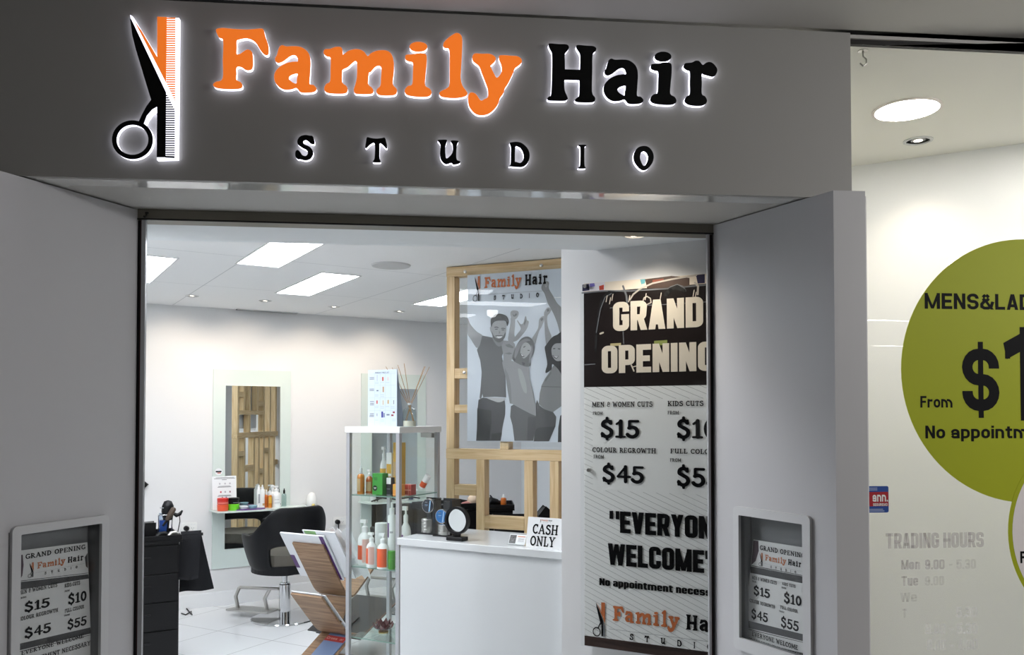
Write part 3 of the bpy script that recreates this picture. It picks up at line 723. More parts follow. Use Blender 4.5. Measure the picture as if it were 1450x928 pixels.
T_O = [(1200,138),(1240,150),(1270,195),(1268,250),(1235,300),(1200,317),(1165,300),(1130,250),(1128,195),(1155,152)]
T_Oh = [(1200,177),(1220,190),(1232,220),(1225,255),(1203,285),(1185,265),(1172,225),(1180,190)]
ABOX = (692, 290, 1136, 788); IBOX = (915, 250, 1185, 692)
dot1 = [(1053 + 90 * math.cos(t * .3927), 187 + 50 * math.sin(t * .3927)) for t in range(16)]
dot2 = [(378 + 92 * math.cos(t * .3927), 233 + 55 * math.sin(t * .3927)) for t in range(16)]
A2 = (695, 255, 1130, 752); I2 = (240, 295, 525, 760)
C2, C3, C4, C5, C6, C7, C8 = (295, 25, 7.425), (445, 40, 7.14), (610, 40, 7.1375), (765, 50, 7.733), (890, 50, 7.733), (400, 180, 5.179), (680, 180, 5.179)
def G(cr, *loops): return [crop_pts(l, *cr) for l in loops]
SIGN = [  # what, colour, list of (outer, holes)
    ('F', 'o', [(G(C2, T_F)[0], [])], 'orange backlit capital letter F on the shop sign'),
    ('a', 'o', [(G(C2, T_a)[0], G(C2, T_ah))], 'orange backlit letter a after the capital F on the sign'),
    ('m', 'o', [(G(C3, T_m)[0], [])], 'orange backlit letter m on the shop sign'),
    ('i', 'o', [(G(C3, T_i)[0], []), (G(C3, dot1)[0], [])], 'orange backlit letter i with its dot on the sign'),
    ('l', 'o', [(G(C4, T_l)[0], [])], 'orange backlit letter l, tallest of the lowercase sign letters'),
    ('y', 'o', [(G(C4, T_y)[0], [])], 'orange backlit letter y with its tail below the sign line'),
    ('H', 'k', [(G(C5, T_H)[0], [])], 'black backlit capital letter H on the shop sign'),
    ('a', 'k', [(G(C5, fit(T_a, ABOX, A2))[0], G(C5, fit(T_ah, ABOX, A2)))], 'black backlit letter a beside the capital H on the sign'),
    ('i', 'k', [(G(C6, fit(T_i, IBOX, I2))[0], []), (G(C6, dot2)[0], [])], 'black backlit letter i with its dot on the sign'),
    ('r', 'k', [(G(C6, T_r)[0], [])], 'black backlit letter r, last of the large sign letters'),
    ('S', 'k', [(G(C7, T_S)[0], [])], 'small black letter S starting the lower line of the sign'),
    ('T', 'k', [(G(C7, T_T)[0], [])], 'small black letter T on the lower line of the sign'),
    ('U', 'k', [(G(C7, T_U)[0], [])], 'small black letter U on the lower line of the sign'),
    ('D', 'k', [(G(C8, T_D)[0], G(C8, T_Dh))], 'small black letter D on the lower line of the sign'),
    ('I', 'k', [(G(C8, T_I)[0], [])], 'small black letter I on the lower line of the sign'),
    ('O', 'k', [(G(C8, T_O)[0], G(C8, T_Oh))], 'small black letter O ending the lower line of the sign'),
]
for n_, (ch, c, shapes, label) in enumerate(SIGN):
    cx = sum(p[0] for p in shapes[0][0]) / len(shapes[0][0]); cz = min(p[1] for p in shapes[0][0])
    small = n_ >= 10
    t = thing('sign_letter', label, 'sign letter', fas.w(cx, 0, cz), fas.a, 'small letters of the lower sign line' if small else 'large letters of the shop sign')
    body = MB(); face = MB()
    for outer, holes in shapes:
        oo = smooth_loop([(p[0] - cx, p[1] - cz) for p in outer], 4); hh = [smooth_loop([(p[0] - cx, p[1] - cz) for p in h], 4) for h in holes]
        body.prism(oo, SY + 0.003, 0.0, M_signw, holes=hh, caps='a')
        face.prism(oo, SY, SY + 0.003, M_signo if c == 'o' else M_signk, holes=hh)
    face.build('letter_face', t); tag(body.build('lit_edge', t), 'white glowing edge')
# scissors and comb emblem
C1 = (150, 10, 4.035)
S_BLACK = [(137,62),(145,70),(343,487),(341,700),(340,858),(290,858),(291,700),(292,567),(262,585),(232,620),(214,668),(188,652),(205,615),(232,565),(258,530),(230,440),(200,340),(170,240),(150,160)]
S_ORANGE = [(158,72),(200,130),(293,285),(293,55),(347,57),(343,432)]
S_BODY = [(137,42),(150,50),(215,155),(293,285),(293,53),(416,60),(412,500),(408,868),(290,872),(289,720),(290,588),(262,606),(238,640),(222,676),(188,652),(205,615),(232,565),(258,530),(200,340),(150,160)]
ring_o = [(151 + 117 * math.cos(t * math.pi / 24), 758 + 111 * math.sin(t * math.pi / 24)) for t in range(48)]
ring_i = [(151 + 91 * math.cos(t * math.pi / 24), 758 + 86 * math.sin(t * math.pi / 24)) for t in range(48)]
comb_o = []; comb_k = []
for k in range(62):
    y = 60 + k * 13.0
    xe = 397 - (k / 62.0) * 4
    lim_o = 432 + (545 - 432) * 1.0
    if y < 432: comb_o.append([(345, y), (xe, y), (xe, y + 6.5), (345, y + 6.5)])
    elif y < 535: 
        x0 = 345 + (y - 432) / (545 - 432) * 52
        comb_o.append([(x0, y), (xe, y), (xe, y + 6.5), (x0 + 3, y + 6.5)])
    if 490 < y < 850:
        xr = 393 if y > 585 else 345 + (y - 490) / 95 * 48
        comb_k.append([(342, y), (xr, y), (xr, y + 6), (342, y + 6)])
comb_k.append([(338, 850), (392, 852), (392, 862), (338, 860)])
ex, ez = fas.px(225, 224, SY)
t = thing('sign_emblem', 'backlit scissors and comb emblem in orange and black on the sign', 'sign emblem', fas.w(ex, 0, ez), fas.a)
rel = lambda pts: [(p[0] - ex, p[1] - ez) for p in crop_pts(pts, *C1)]
bd = MB().prism(rel(S_BODY), SY + .003, 0, M_signw); bd.prism(rel(ring_o), SY + .003, 0, M_signw, holes=[rel(ring_i)])
tag(bd.build('lit_edge', t), 'white glowing edge')
sc_ = MB().prism(rel(S_BLACK), SY, SY + .0028, M_signk); sc_.prism(rel(ring_o), SY, SY + .0028, M_signk, holes=[rel(ring_i)])
for q in comb_k: sc_.prism(rel(q), SY, SY + .0028, M_signk)
tag(sc_.build('scissors_face', t), 'black scissors silhouette with comb teeth')
so = MB().prism(rel(S_ORANGE), SY, SY + .0028, M_signo)
for q in comb_o: so.prism(rel(q), SY, SY + .0028, M_signo)
tag(so.build('comb_face', t), 'orange comb with fine teeth')

# printed version of the same sign for posters
LOGO = []
for ch, c, shapes, label in SIGN:
    for outer, holes in shapes: LOGO.append((c, smooth_loop(outer, 2), [smooth_loop(h, 2) for h in holes]))
EMB = [('k', crop_pts(S_BLACK, *C1), []), ('o', crop_pts(S_ORANGE, *C1), []), ('k', crop_pts(ring_o, *C1), [crop_pts(ring_i, *C1)]),
       ('o', crop_pts([(347, 57), (400, 57), (398, 540), (347, 440)], *C1), []), ('g', crop_pts([(343, 500), (393, 590), (390, 858), (343, 858)], *C1), [])]
allp = [p for _, o_, _h in LOGO + EMB for p in o_]
LB0 = (min(p[0] for p in allp), max(p[0] for p in allp), min(p[1] for p in allp), max(p[1] for p in allp))
def logo(mb, x0, x1, z0, z1, y, line=True, ink=None, orange=None):
    """the whole sign printed into the box x0..x1, z0..z1 at depth y"""
    ink = ink or M_ink; orange = orange or M_orange_ink
    def T(p): return (x0 + (p[0] - LB0[0]) / (LB0[1] - LB0[0]) * (x1 - x0), z0 + (p[1] - LB0[2]) / (LB0[3] - LB0[2]) * (z1 - z0))
    cm = {'o': orange, 'k': ink, 'g': M_grey}
    for c, o_, h_ in LOGO + EMB: mb.flat([T(p) for p in o_], y, cm[c], holes=[[T(p) for p in h] for h in h_])
    if line:
        w = x1 - x0; h = z1 - z0
        mb.rect(x0 + .13 * w, x1 + .03 * w, z0 + .26 * h, z0 + .268 * h, y, M_grey)

# ------------------------------------------------------------------ lamps
M_panel = mat('panel_diffuser_lit', (250, 250, 252), 0.5, emit=(244, 249, 255), es=PANEL_EMIT)
M_lampwarm = mat('lamp_lens_lit', (255, 250, 240), 0.4, emit=(255, 240, 215), es=9.0)
M_lampgrey = mat('lamp_reflector', (150, 152, 154), 0.3, metal=.6)
M_lamprim = mat('lamp_rim', (205, 206, 206), 0.35)
def bkxy(px, py):
    l = bk.loc(on_z(px, py, CEIL)); return l[0], l[1]
c2 = [bkxy(390.2, 414), bkxy(460, 385.8), bkxy(509.7, 391.4), bkxy(435.2, 418.7)]
cx2 = sum(p[0] for p in c2) / 4; cy2 = sum(p[1] for p in c2) / 4
PW_ = 0.5 * ((c2[2][0] - c2[1][0]) + (c2[3][0] - c2[0][0])); PL_ = 0.5 * ((c2[0][1] - c2[1][1]) + (c2[3][1] - c2[2][1]))
def panel(x, y, label):
    t = thing('ceiling_light', label, 'ceiling light', bk.w(x, y, CEIL), bk.a, 'recessed ceiling panels of the salon')
    w, l = PW_ / 2, PL_ / 2
    MB().prism([(-w - .012, -l - .012), (w + .012, -l - .012), (w + .012, l + .012), (-w - .012, l + .012)], -0.004, 0.02, M_lamprim, axis='z', holes=[[(-w, -l), (w, -l), (w, l), (-w, l)]]).build('frame', t)
    MB().prism([(-w, -l), (w, -l), (w, l), (-w, l)], -0.002, 0.018, M_panel, axis='z').build('diffuser', t)
def corner(px, py): return bkxy(px, py)
a = corner(337.4, 372.8); b_ = corner(393.3, 378)     # near-wall edge of the second lamp
panel(cx2, cy2, 'ceiling panel light whose four corners all show')
panel(0.5 * (a[0] + b_[0]), 0.5 * (a[1] + b_[1]) - PL_ / 2, 'ceiling panel light cut by the bulkhead edge')
a = corner(211.6, 400.1)
panel(a[0] - PW_ / 2, a[1] - PL_ / 2, 'ceiling panel light cut by the left door jamb')
a = corner(584.8, 430.8); b_ = corner(621, 433)
panel(a[0] + PW_ / 2, 0.5 * (a[1] + b_[1]) - PL_ / 2, 'ceiling panel light cut by the timber partition')
for xy_, lab_ in (((-1.5, 3.82), 'ceiling panel light just behind the entrance bulkhead'), ((-2.45, 3.75), 'added unseen ceiling panel light above the left side of the entrance'), ((-3.45, 4.1), 'added unseen ceiling panel light in the far left corner of the salon')):  # panels over the left side are added out of sight to brighten the banner
    l_ = bk.loc((xy_[0], xy_[1], 0)); panel(l_[0], l_[1], lab_)
panel(cx2 + 2.9, cy2 + .5, 'ceiling panel light behind the timber partition')

def downlight(fr, px, py, z, rad, tgt, label, watts, angle, group, tilt=True):
    p = on_z(px, py, z)
    t = thing('downlight', label, 'downlight', p, 0, group)
    MB().lathe([(rad * .78, 0), (rad * .80, -.006), (rad, -.004), (rad, 0.004), (rad * .8, .006)], M_lamprim, n=32).build('trim_ring', t, smooth=40)
    MB().lathe([(rad * .30, -.001), (rad * .5, 0), (rad * .76, 0.003)], M_lampgrey, n=24).build('reflector', t, smooth=40)
    MB().lathe([(0.0001, -.003), (rad * .29, -.002)], M_lampwarm, n=20).build('bulb', t, smooth=40)
    s = spot_light('downlight_lamp', p + Vector((0, 0, -.02)), tgt, watts, angle, 0.9, (1.0, 0.84, 0.66))
    return t
for (px, py), lab in zip(((272, 419), (375.6, 426), (473, 434.5), (565.5, 441)),
        ('first small downlight from the left door jamb', 'second small downlight from the left door jamb', 'third small downlight from the left door jamb', 'fourth small downlight, nearest the timber partition')):
    l = bkxy(px, py)
    downlight(bk, px, py, CEIL, 0.05, bk.w(l[0], 0.0, 1.75), lab, SPOT_W, 95, 'small downlights along the back wall')
# lamps of the same kind lighting the banner and the window wall
p = pw.w(0.42, -0.22, 0)
t = thing('downlight', 'downlight in the ceiling above the grand opening banner', 'downlight', (p.x, p.y, bhz), 0)
MB().lathe([(.04, 0), (.04, -.006), (.05, -.004), (.05, .004)], M_lamprim, n=32).build('trim_ring', t, smooth=40)
MB().lathe([(.0001, -.004), (.025, -.003), (.037, .004)], M_lampwarm).build('lens', t, smooth=40)
spot_light('downlight_lamp', (p.x, p.y, bhz - .02), pw.w(.45, 0, 1.2), BANNER_SPOT_W, 130, 0.9, (1.0, 0.90, 0.76))
# added downlights hidden by the entrance bulkhead, to brighten the counter and the banner
for (x_, y_), tg, lab in (((-0.85, 3.62), (0.45, 3.5, 1.1), 'added unseen downlight behind the bulkhead turned to the banner'), ((-1.75, 3.48), (0.4, 3.55, 1.0), 'added unseen downlight behind the bulkhead left of the doorway middle'), ((-2.6, 3.36), (-0.1, 3.9, 0.7), 'added unseen downlight behind the bulkhead near the left cheek')):
    t = thing('downlight', lab, 'downlight', (x_, y_, CEIL), 0, 'added downlights behind the bulkhead')
    MB().lathe([(.04, 0), (.04, -.006), (.05, -.004), (.05, .004)], M_lamprim, n=32).build('trim_ring', t, smooth=40)
    MB().lathe([(.0001, -.004), (.025, -.003), (.037, .004)], M_lampwarm).build('lens', t, smooth=40)
    spot_light('downlight_lamp', (x_, y_, CEIL - .02), tg, ENTRY_FILL_W, 100, 1.0, (0.97, 0.98, 1.0), .05)
# disc vent
p = on_z(553.7, 375.5, CEIL)
o = MB().lathe([(0.0001, -.012), (.09, -.012), (.115, -.008), (.12, 0)], mat('vent_disc', (190, 191, 190), .6), n=32).build('ceiling_speaker', smooth=40, loc=p)
tag(o, 'round grey speaker disc flush in the salon ceiling', 'ceiling speaker')
# slot along the top of the back wall
a = bk.loc(on_z(337, 437, CEIL)); b_ = bk.loc(on_z(424, 442.5, CEIL))
o = MB().box(a[0], b_[0], -0.05, -0.006, -0.006, 0.0, M_black).box(a[0], b_[0], -0.055, -0.05, -0.008, 0, M_lamprim).build('air_vent', loc=bk.w(0, 0, CEIL), ang=bk.a)
tag(o, 'dark air slot where the ceiling meets the back wall', 'air vent')
# big round lamp in the shop window and its small neighbour
p = on_z(1284, 155, ZW)
t = thing('downlight', 'large round white light in the shop window ceiling', 'downlight', p, 0)
MB().lathe([(.125, 0), (.125, -.006), (.138, -.004), (.138, .003)], mat('lamp_rim_white', (235, 225, 220), .4), n=40).build('trim_ring', t, smooth=40)
MB().lathe([(.0001, -.004), (.126, -.003)], mat('round_lamp_lit', (255, 255, 255), .4, emit=(255, 250, 244), es=WINDOW_EMIT), n=40).build('lens', t)
p = on_z(1300, 199, ZW)
q = ww.loc(p)
t = downlight(ww, 1300, 199, ZW, 0.065, ww.w(q[0], 0.02, 1.2), 'small tilted downlight close to the window wall', WINDOW_SPOT_W, 100, None)
p2 = fas.w(FX1 + 1.35, .35, ZW)  # extra lamp out of view, added to brighten the lower window wall
t = thing('downlight', 'added round window light out of view, beyond the green sticker', 'downlight', p2, 0)
MB().lathe([(.125, 0), (.125, -.006), (.138, -.004), (.138, .003)], mat('lamp_rim_white', (235, 225, 220), .4), n=40).build('trim_ring', t, smooth=40)
MB().lathe([(.0001, -.004), (.126, -.003)], MATS['round_lamp_lit'], n=40).build('lens', t)
# hook under the window ceiling
p = on_z(1222, 72, ZW)
hk = MB().lathe([(.0001, 0), (.018, -.002), (.018, .004)], M_steel, n=16)
hk.tube([(0, 0, 0), (0, 0, -.02), (.012, 0, -.03), (.012, 0, -.045), (0, 0, -.055), (-.012, 0, -.045)], .0028, M_steel, 8)
tag(hk.build('ceiling_hook', loc=(p.x, p.y, ZW), ang=0.1), 'small metal ceiling hook behind the glass by the fascia end', 'hook')

# ------------------------------------------------------------------ recessed display boxes on the cheeks
M_boxframe = mat('display_box_frame', (205, 206, 208), 0.3)
M_boxin = mat('display_box_inside', (120, 121, 124), 0.5)
M_pband = mat('poster_charcoal_band', (62, 62, 64), 0.6)
M_flyer = mat('flyer_paper', (214, 214, 214), 0.5)
M_flyero = mat('flyer_orange', (190, 112, 68), 0.55)
def display_box(fr, outer, inner, hole, label):
    ox0, ox1, oz0, oz1 = outer; ix0, ix1, iz0, iz1 = inner
    cx = .5 * (ox0 + ox1)
    t = thing('display_box', label, 'display box', fr.w(cx, 0, oz0), fr.a, 'recessed poster boxes in the entrance cheeks')
    R = lambda x0, x1, z0, z1: (x0 - cx, x1 - cx, z0 - oz0, z1 - oz0)
    o = R(*outer); i = R(*inner)
    b = MB().prism(rrect(o[0], o[1], o[2], o[3], .018), -0.012, 0.0, M_boxframe, holes=[rrect(i[0], i[1], i[2], i[3], .002, 1)])
    b.build('frame', t, bevel=.003)
    i = R(*hole); e = .001
    b = MB().box(i[0] + e, i[1] - e, .054, .059, i[2] + e, i[3] - e, M_boxin)
    b.box(i[0] + e, i[0] + .004, 0, .054, i[2] + e, i[3] - e, M_boxin).box(i[1] - .004, i[1] - e, 0, .054, i[2] + e, i[3] - e, M_boxin)
    b.box(i[0] + .004, i[1] - .004, 0, .054, i[2] + e, i[2] + .004, M_boxin).box(i[0] + .004, i[1] - .004, 0, .054, i[3] - .004, i[3] - e, M_boxin)
    tag(b.build('tray', t), 'dark grey inside of the box')
    tag(MB().box(i[0] + e, i[1] - e, .002, .005, i[2] + e, i[3] - e, M_acrylic).build('pane', t), 'clear pane')
    return t
display_box(che_l, l_out, l_in, l_hole, 'recessed poster box in the left entrance cheek')
display_box(che_r, r_out, r_in, r_hole, 'recessed poster box in the right entrance cheek')

def flyer(fr, yy, corners, items, label, dark):
    """a printed leaflet standing in a box; corners and items in pixels of the photograph, put on the plane local y = yy"""
    L = lambda x, y: fr.px(x, y, yy)
    q = [L(*c) for c in corners]; x0 = q[0][0]; zb = min(p[1] for p in q)
    t = thing('poster', label, 'poster', fr.w(x0, yy, zb), fr.a, 'small opening posters in the boxes')
    S = lambda p: (p[0] - x0, p[1] - zb)
    b = MB().prism([S(p) for p in q], 0, .002, M_flyer)
    for it in items:
        if it[0] == 'poly': b.flat([S(L(*p)) for p in it[1]], it[3] if len(it) > 3 else -.0004, it[2])
    b.build('sheet', t)
    w = MB()
    for it in items:
        if it[0] == 'poly': continue
        (xa, ya), (xa2, yb), (xb, _) = it[2]
        p0 = S(L(xa, ya)); p1 = (S(L(xb, .5 * (ya + yb)))[0], S(L(xa, yb))[1])
        if it[0] == 'logo': logo(w, p0[0], p1[0], p1[1], p0[1], -.001, True, M_ink, M_flyero)
        else: w.text(it[1], p0[0], p1[0], p1[1], p0[1], -.001, M_ink, font='slab')
    w.build('lettering', t)
    return t
def K(ox, oy, sc):
    return lambda x, y: (ox + x / sc, oy + y / sc)
k = K(0, 730, 4.69)
def tx(k, s, x0, y0, y1, x1): return ('text', s, (k(x0, y0), k(x0, y1), k(x1, y0)))
def pl(k, pts, m, y=-.0004): return ('poly', [k(*p) for p in pts], m, y)
flyer(che_l, .036, [k(130, 235), k(580, 180), k(612, 1010), k(108, 1140)],
  [pl(k, [(127, 445), (585, 392), (590, 420), (126, 496)], M_pband), pl(k, [(127, 436), (584, 382), (584, 385), (127, 440)], M_ink),
   pl(k, [(117, 856), (600, 745), (603, 785), (116, 900)], M_pband), pl(k, [(116, 908), (604, 793), (604, 796), (116, 912)], M_ink),
   pl(k, [(131, 265), (150, 262), (156, 330), (148, 400), (128, 436)], mat('flyer_purple', (70, 50, 62), .6)),
   pl(k, [(562, 280), (581, 250), (583, 352), (570, 340)], M_pband),
   tx(k, 'GRAND OPENING', 168, 258, 293, 566), ('logo', '', (k(185, 318), k(185, 418), k(552, 318))),
   tx(k, 'MEN & WOMEN CUTS', 122, 500, 530, 378), tx(k, 'KIDS CUTS', 428, 455, 482, 530), tx(k, 'FROM', 126, 546, 558, 174), tx(k, 'FROM', 428, 500, 512, 462),
   tx(k, '$15', 162, 572, 655, 328), tx(k, '$10', 452, 515, 605, 573), tx(k, 'COLOUR REGROWTH', 120, 678, 706, 384), tx(k, 'FULL COLOUR', 428, 624, 650, 558), tx(k, 'FROM', 424, 662, 674, 462),
   tx(k, '$45', 162, 745, 830, 336), tx(k, '$55', 447, 688, 770, 573), tx(k, 'EVERYONE WELCOME', 140, 902, 932, 554), tx(k, "NO APPOINTMENT NECESSARY", 70, 985, 1020, 598)],
  'black and white price poster in the left cheek box', True)
k = K(1035, 710, 4.254)
flyer(che_r, .036, [k(135, 232), k(440, 280), k(452, 920), k(74, 828)],
  [pl(k, [(118, 392), (440, 455), (440, 497), (117, 432)], M_pband), pl(k, [(119, 385), (440, 448), (440, 451), (119, 389)], M_ink),
   pl(k, [(84, 715), (438, 803), (440, 845), (80, 757)], M_pband), pl(k, [(80, 764), (440, 851), (440, 854), (80, 768)], M_ink),
   pl(k, [(136, 236), (166, 240), (168, 300), (150, 360), (122, 386)], mat('flyer_purple', (70, 50, 62), .6)),
   tx(k, 'GRAND OPENING', 176, 264, 294, 446), ('logo', '', (k(168, 308), k(168, 390), k(424, 308))),
   tx(k, 'MEN & WOMEN CUTS', 128, 448, 470, 276), tx(k, 'KIDS CUTS', 310, 486, 505, 390), tx(k, 'FROM', 128, 476, 487, 154), tx(k, 'FROM', 306, 514, 525, 334),
   tx(k, '$15', 138, 500, 570, 236), tx(k, '$10', 320, 540, 618, 426), tx(k, 'COLOUR REGROWTH', 114, 586, 608, 266), tx(k, 'FULL COLOUR', 298, 626, 648, 404), tx(k, 'FROM', 292, 656, 667, 322),
   tx(k, '$45', 124, 640, 712, 224), tx(k, '$55', 302, 686, 765, 410), tx(k, 'EVERYONE WELCOME', 128, 782, 812, 404), tx(k, 'NO APPOINTMENT NECESSARY', 100, 816, 844, 446)],
  'black and white price poster in the right cheek box', True)

# ------------------------------------------------------------------ stickers on the shop window
M_green = mat('green_vinyl', (166, 174, 40), 0.5, spec=.15)
M_vwhite = mat('white_vinyl', (232, 226, 226), 0.45)
gf = fas
def gp(x, y): return gf.px(x, y, GY)
c = gp(1453, 525); rx = gp(1453, 525)[0] - gp(1271, 525)[0]; rz = .5 * (gp(1453, 344)[1] - gp(1453, 707)[1]); R_ = .5 * (rx + rz)
def sticker(name, label, cx, cz, cat='window sticker', group=None):
    return thing(name, label, cat, gf.w(cx, GY, cz), gf.a, group)
t = sticker('window_sticker', 'large round green price sticker on the shop window', c[0], c[1])
MB().prism(ellipse(0, 0, R_, R_, 96), -.0008, -.0001, M_green).build('disc', t)
w = MB()
def gt(s, x0, y0, x1, y1, font='heavy', dc=c, y=-.0012, m=M_ink):
    p0 = gp(x0, y0); p1 = gp(x1, y1)
    w.text(s, p0[0] - dc[0], p1[0] - dc[0], p1[1] - dc[1], p0[1] - dc[1], y, m, font)
for row in ((('MENS&LADIES', 1309, 415, 1502, 440),), (('$', 1361.5, 484, 1415.5, 592), ('15', 1420, 463, 1520, 596)), (('From', 1303, 561, 1348.5, 577.5),), (('No appointment', 1310, 603, 1496, 625),)):
    w = MB()
    for r_ in row: gt(*r_)
    w.build('lettering', t)
c2_ = gp(1562, 752); r2_ = .5 * ((gp(1562, 752)[0] - gp(1427, 752)[0]) + 0.0) * 2
t = sticker('window_sticker', 'round white sticker with a green rim overlapping the larger green one', c2_[0], c2_[1])
MB().prism(ellipse(0, 0, r2_, r2_, 80), -.0016, -.0009, M_green).build('rim', t)
w = MB().prism(ellipse(0, 0, r2_ * .955, r2_ * .955, 80), -.002, -.0017, M_vwhite); w.build('disc', t)
w = MB(); gt('From', 1444, 781, 1490, 797, 'heavy', c2_, -.0024); w.build('lettering', t)
# security sticker
M_sred = mat('sticker_red', (168, 28, 40), .4); M_sblue = mat('sticker_blue', (30, 72, 150), .4)
q0 = gp(1206, 689); q1 = gp(1258.3, 726)
cx, cz = .5 * (q0[0] + q1[0]), .5 * (q0[1] + q1[1]); hw, hh = .5 * (q1[0] - q0[0]), .5 * (q0[1] - q1[1])
t = sticker('security_sticker', 'red and blue security sticker on the window beside the pillar', cx, cz)
b = MB().prism(rrect(-hw, hw, -hh, hh, .006), -.0006, -.0001, M_sblue)
b.build('backing', t)
MB().rect(-hw, hw - .001, -hh * .52, hh * .56, -.0009, M_sred).build('red_band', t)
w = MB(); dc = (cx, cz)
gt('wann.', 1235, 701, 1257, 710.5, 'heavy', dc, -.0013, M_whitep)
gt('SEGURIDAD', 1236, 713, 1256.5, 716.6, 'heavy', dc, -.0013, M_whitep)
for y_, xa, xb in ((691, 1229, 1242), (693.5, 1229, 1242), (721, 1229, 1250), (723.3, 1229, 1252)):
    p0 = gp(xa, y_); p1 = gp(xb, y_ + 1.2); w.rect(p0[0] - cx, p1[0] - cx, p1[1] - cz, p0[1] - cz, -.0013, mat('sticker_fine_print', (150, 165, 200), .5))
w.build('lettering', t)
# worn trading hours
def ghost(name, c, a):
    m = bpy.data.materials.new(name); m.use_nodes = True; nt = m.node_tree; nt.nodes.remove(nt.nodes['Principled BSDF'])
    t1 = nt.nodes.new('ShaderNodeBsdfTransparent'); d = nt.nodes.new('ShaderNodeBsdfDiffuse'); d.inputs[0].default_value = rgb(c)
    x = nt.nodes.new('ShaderNodeMixShader'); x.inputs[0].default_value = a
    nt.links.new(t1.outputs[0], x.inputs[1]); nt.links.new(d.outputs[0], x.inputs[2]); nt.links.new(x.outputs[0], nt.nodes['Material Output'].inputs['Surface'])
    return m
M_gh = ghost('worn_vinyl', (175, 165, 168), .42); M_gh2 = ghost('worn_vinyl_fainter', (180, 172, 172), .2); M_gh3 = ghost('worn_vinyl_white', (250, 250, 248), .42)
k = K(1215, 670, 3.596)
c = gp(1325, 830)
t = sticker('trading_hours_sign', 'faded vinyl trading hours lettering low on the window', c[0], c[1], 'window lettering')
for row in ([('TRADING HOURS', 140, 308, 640, 378, M_gh)],
            [('Mon', 218, 444, 316, 490, M_gh), ('9.00', 340, 442, 440, 490, M_gh), ('-', 462, 464, 480, 472, M_gh2), ('5.30', 500, 440, 600, 488, M_gh2)],
            [('Tue', 220, 526, 306, 574, M_gh), ('9.00', 340, 526, 438, 572, M_gh2)], [('We', 214, 610, 300, 656, M_gh2)],
            [('T', 224, 692, 248, 738, M_gh2), ('5.30', 498, 684, 606, 734, M_gh3)],
            [('9.00', 340, 768, 446, 820, M_gh3), ('-', 466, 792, 486, 800, M_gh3), ('5.30', 502, 766, 608, 818, M_gh3)],
            [('9.00', 350, 850, 448, 902, M_gh3), ('-', 468, 876, 488, 884, M_gh3), ('4.00', 506, 848, 608, 900, M_gh3)]):
    w = MB()
    for s_, x0, y0, x1, y1, m_ in row: gt(s_, *k(x0, y0), *k(x1, y1), 'impact', c, -.0006, m_)
    w.build('lettering', t)

# ------------------------------------------------------------------ banner on the white wall
M_bpaper = lined('banner_striped_paper', (248, 248, 246), (176, 176, 174), (.42, 0, 1.0), 0, .0235, .0017, 0.35)
M_bplain = mat('banner_plain_paper', (248, 248, 246), .35)
M_bdark = mat('banner_photo_dark', (38, 29, 28), .3, noise=.5, nscale=30)
M_bwood = wood('banner_photo_wood', (76, 56, 50), (44, 32, 30), 4, 'X', .3)
M_bcream = mat('banner_cream_print', (236, 224, 206), .35)
BY = -0.022
B0 = pw.px(823.5, 402, BY); BB = pw.px(830, 900, BY)
bx0 = .5 * (B0[0] + BB[0])
BW = .92
bz0 = .62
t = thing('banner', 'tall grand opening price banner on the white wall behind the doorway', 'banner', pw.w(bx0, BY, bz0), pw.a)
def bp(x, y):
    l = pw.px(x, y, BY); return l[0] - bx0, l[1] - bz0
k1 = K(815, 380, 5.155); k2 = K(815, 550, 5.8); k3 = K(815, 700, 4.07)
ztop = bp(823.5, 402)[1]; zp = bp(826, 548.5)[1]; zd = bp(831, 901)[1]
xe = BW
XR = PWW - bx0 - 0.002
xe = XR
b = MB().box(0, xe, .004, .007, 0, ztop, M_bplain)
b.rect(0, xe, 0, ztop, .0036, M_bpaper)
za, zb = bp(836, 566)[1], bp(836, 694)[1]
b.rect(.040, xe, zb, za, .0032, M_bplain)
b.build('sheet', t)
MB().rect(0, xe, 0, zd, .0032, M_bwood).build('wood_print', t)
b = MB().rect(0, xe, zp, ztop, .0032, M_bdark)
zs = bp(*k1(50, 180))[1]
def bq(pts, m, y): b.flat([bp(*k1(*p)) for p in pts], y, m)
def cl(pts): # keep inside the sheet
    return pts
b.rect(0, xe, zs, ztop, .0029, M_bcream)
bq([(55, 118), (210, 100), (212, 160), (55, 168)], mat('banner_tin_white', (225, 222, 228), .4), .0026)
bq([(48, 120), (95, 112), (100, 160), (48, 168)], mat('banner_tin_navy', (40, 36, 70), .4), .0023)
bq([(100, 112), (135, 108), (140, 130), (105, 140)], mat('banner_tin_violet', (120, 110, 190), .4), .0023)
bq([(170, 130), (205, 120), (205, 157), (172, 160)], mat('banner_tin_red', (190, 70, 50), .4), .0023)
bq([(470, 82), (508, 78), (505, 110), (478, 118)], mat('banner_teal', (110, 180, 190), .4), .0026)
bq([(505, 80), (700, 55), (830, 70), (830, 130), (660, 150), (520, 145)], mat('banner_brown', (78, 58, 48), .4), .0026)
bq([(560, 85), (640, 75), (645, 100), (560, 108)], mat('banner_red_brown', (150, 80, 60), .4), .0023)
bq([(860, 50), (942, 42), (942, 108), (890, 112), (880, 60)], mat('banner_tin_navy', (40, 36, 70), .4), .0026)
def bstroke(pts, w, m, y):
    pp = [bp(*k1(*p)) for p in pts]
    vs, fs = _stroke(pp, w); b.add([(v[0], y, v[1]) for v in vs], fs, m)
bstroke([(46, 180), (200, 165), (400, 165), (640, 150), (960, 120)], .003, M_grey, .0026)
bstroke([(395, 230), (420, 190), (470, 150), (560, 110), (700, 80), (880, 50)], .0035, mat('banner_cable', (205, 196, 184), .4), .0020)
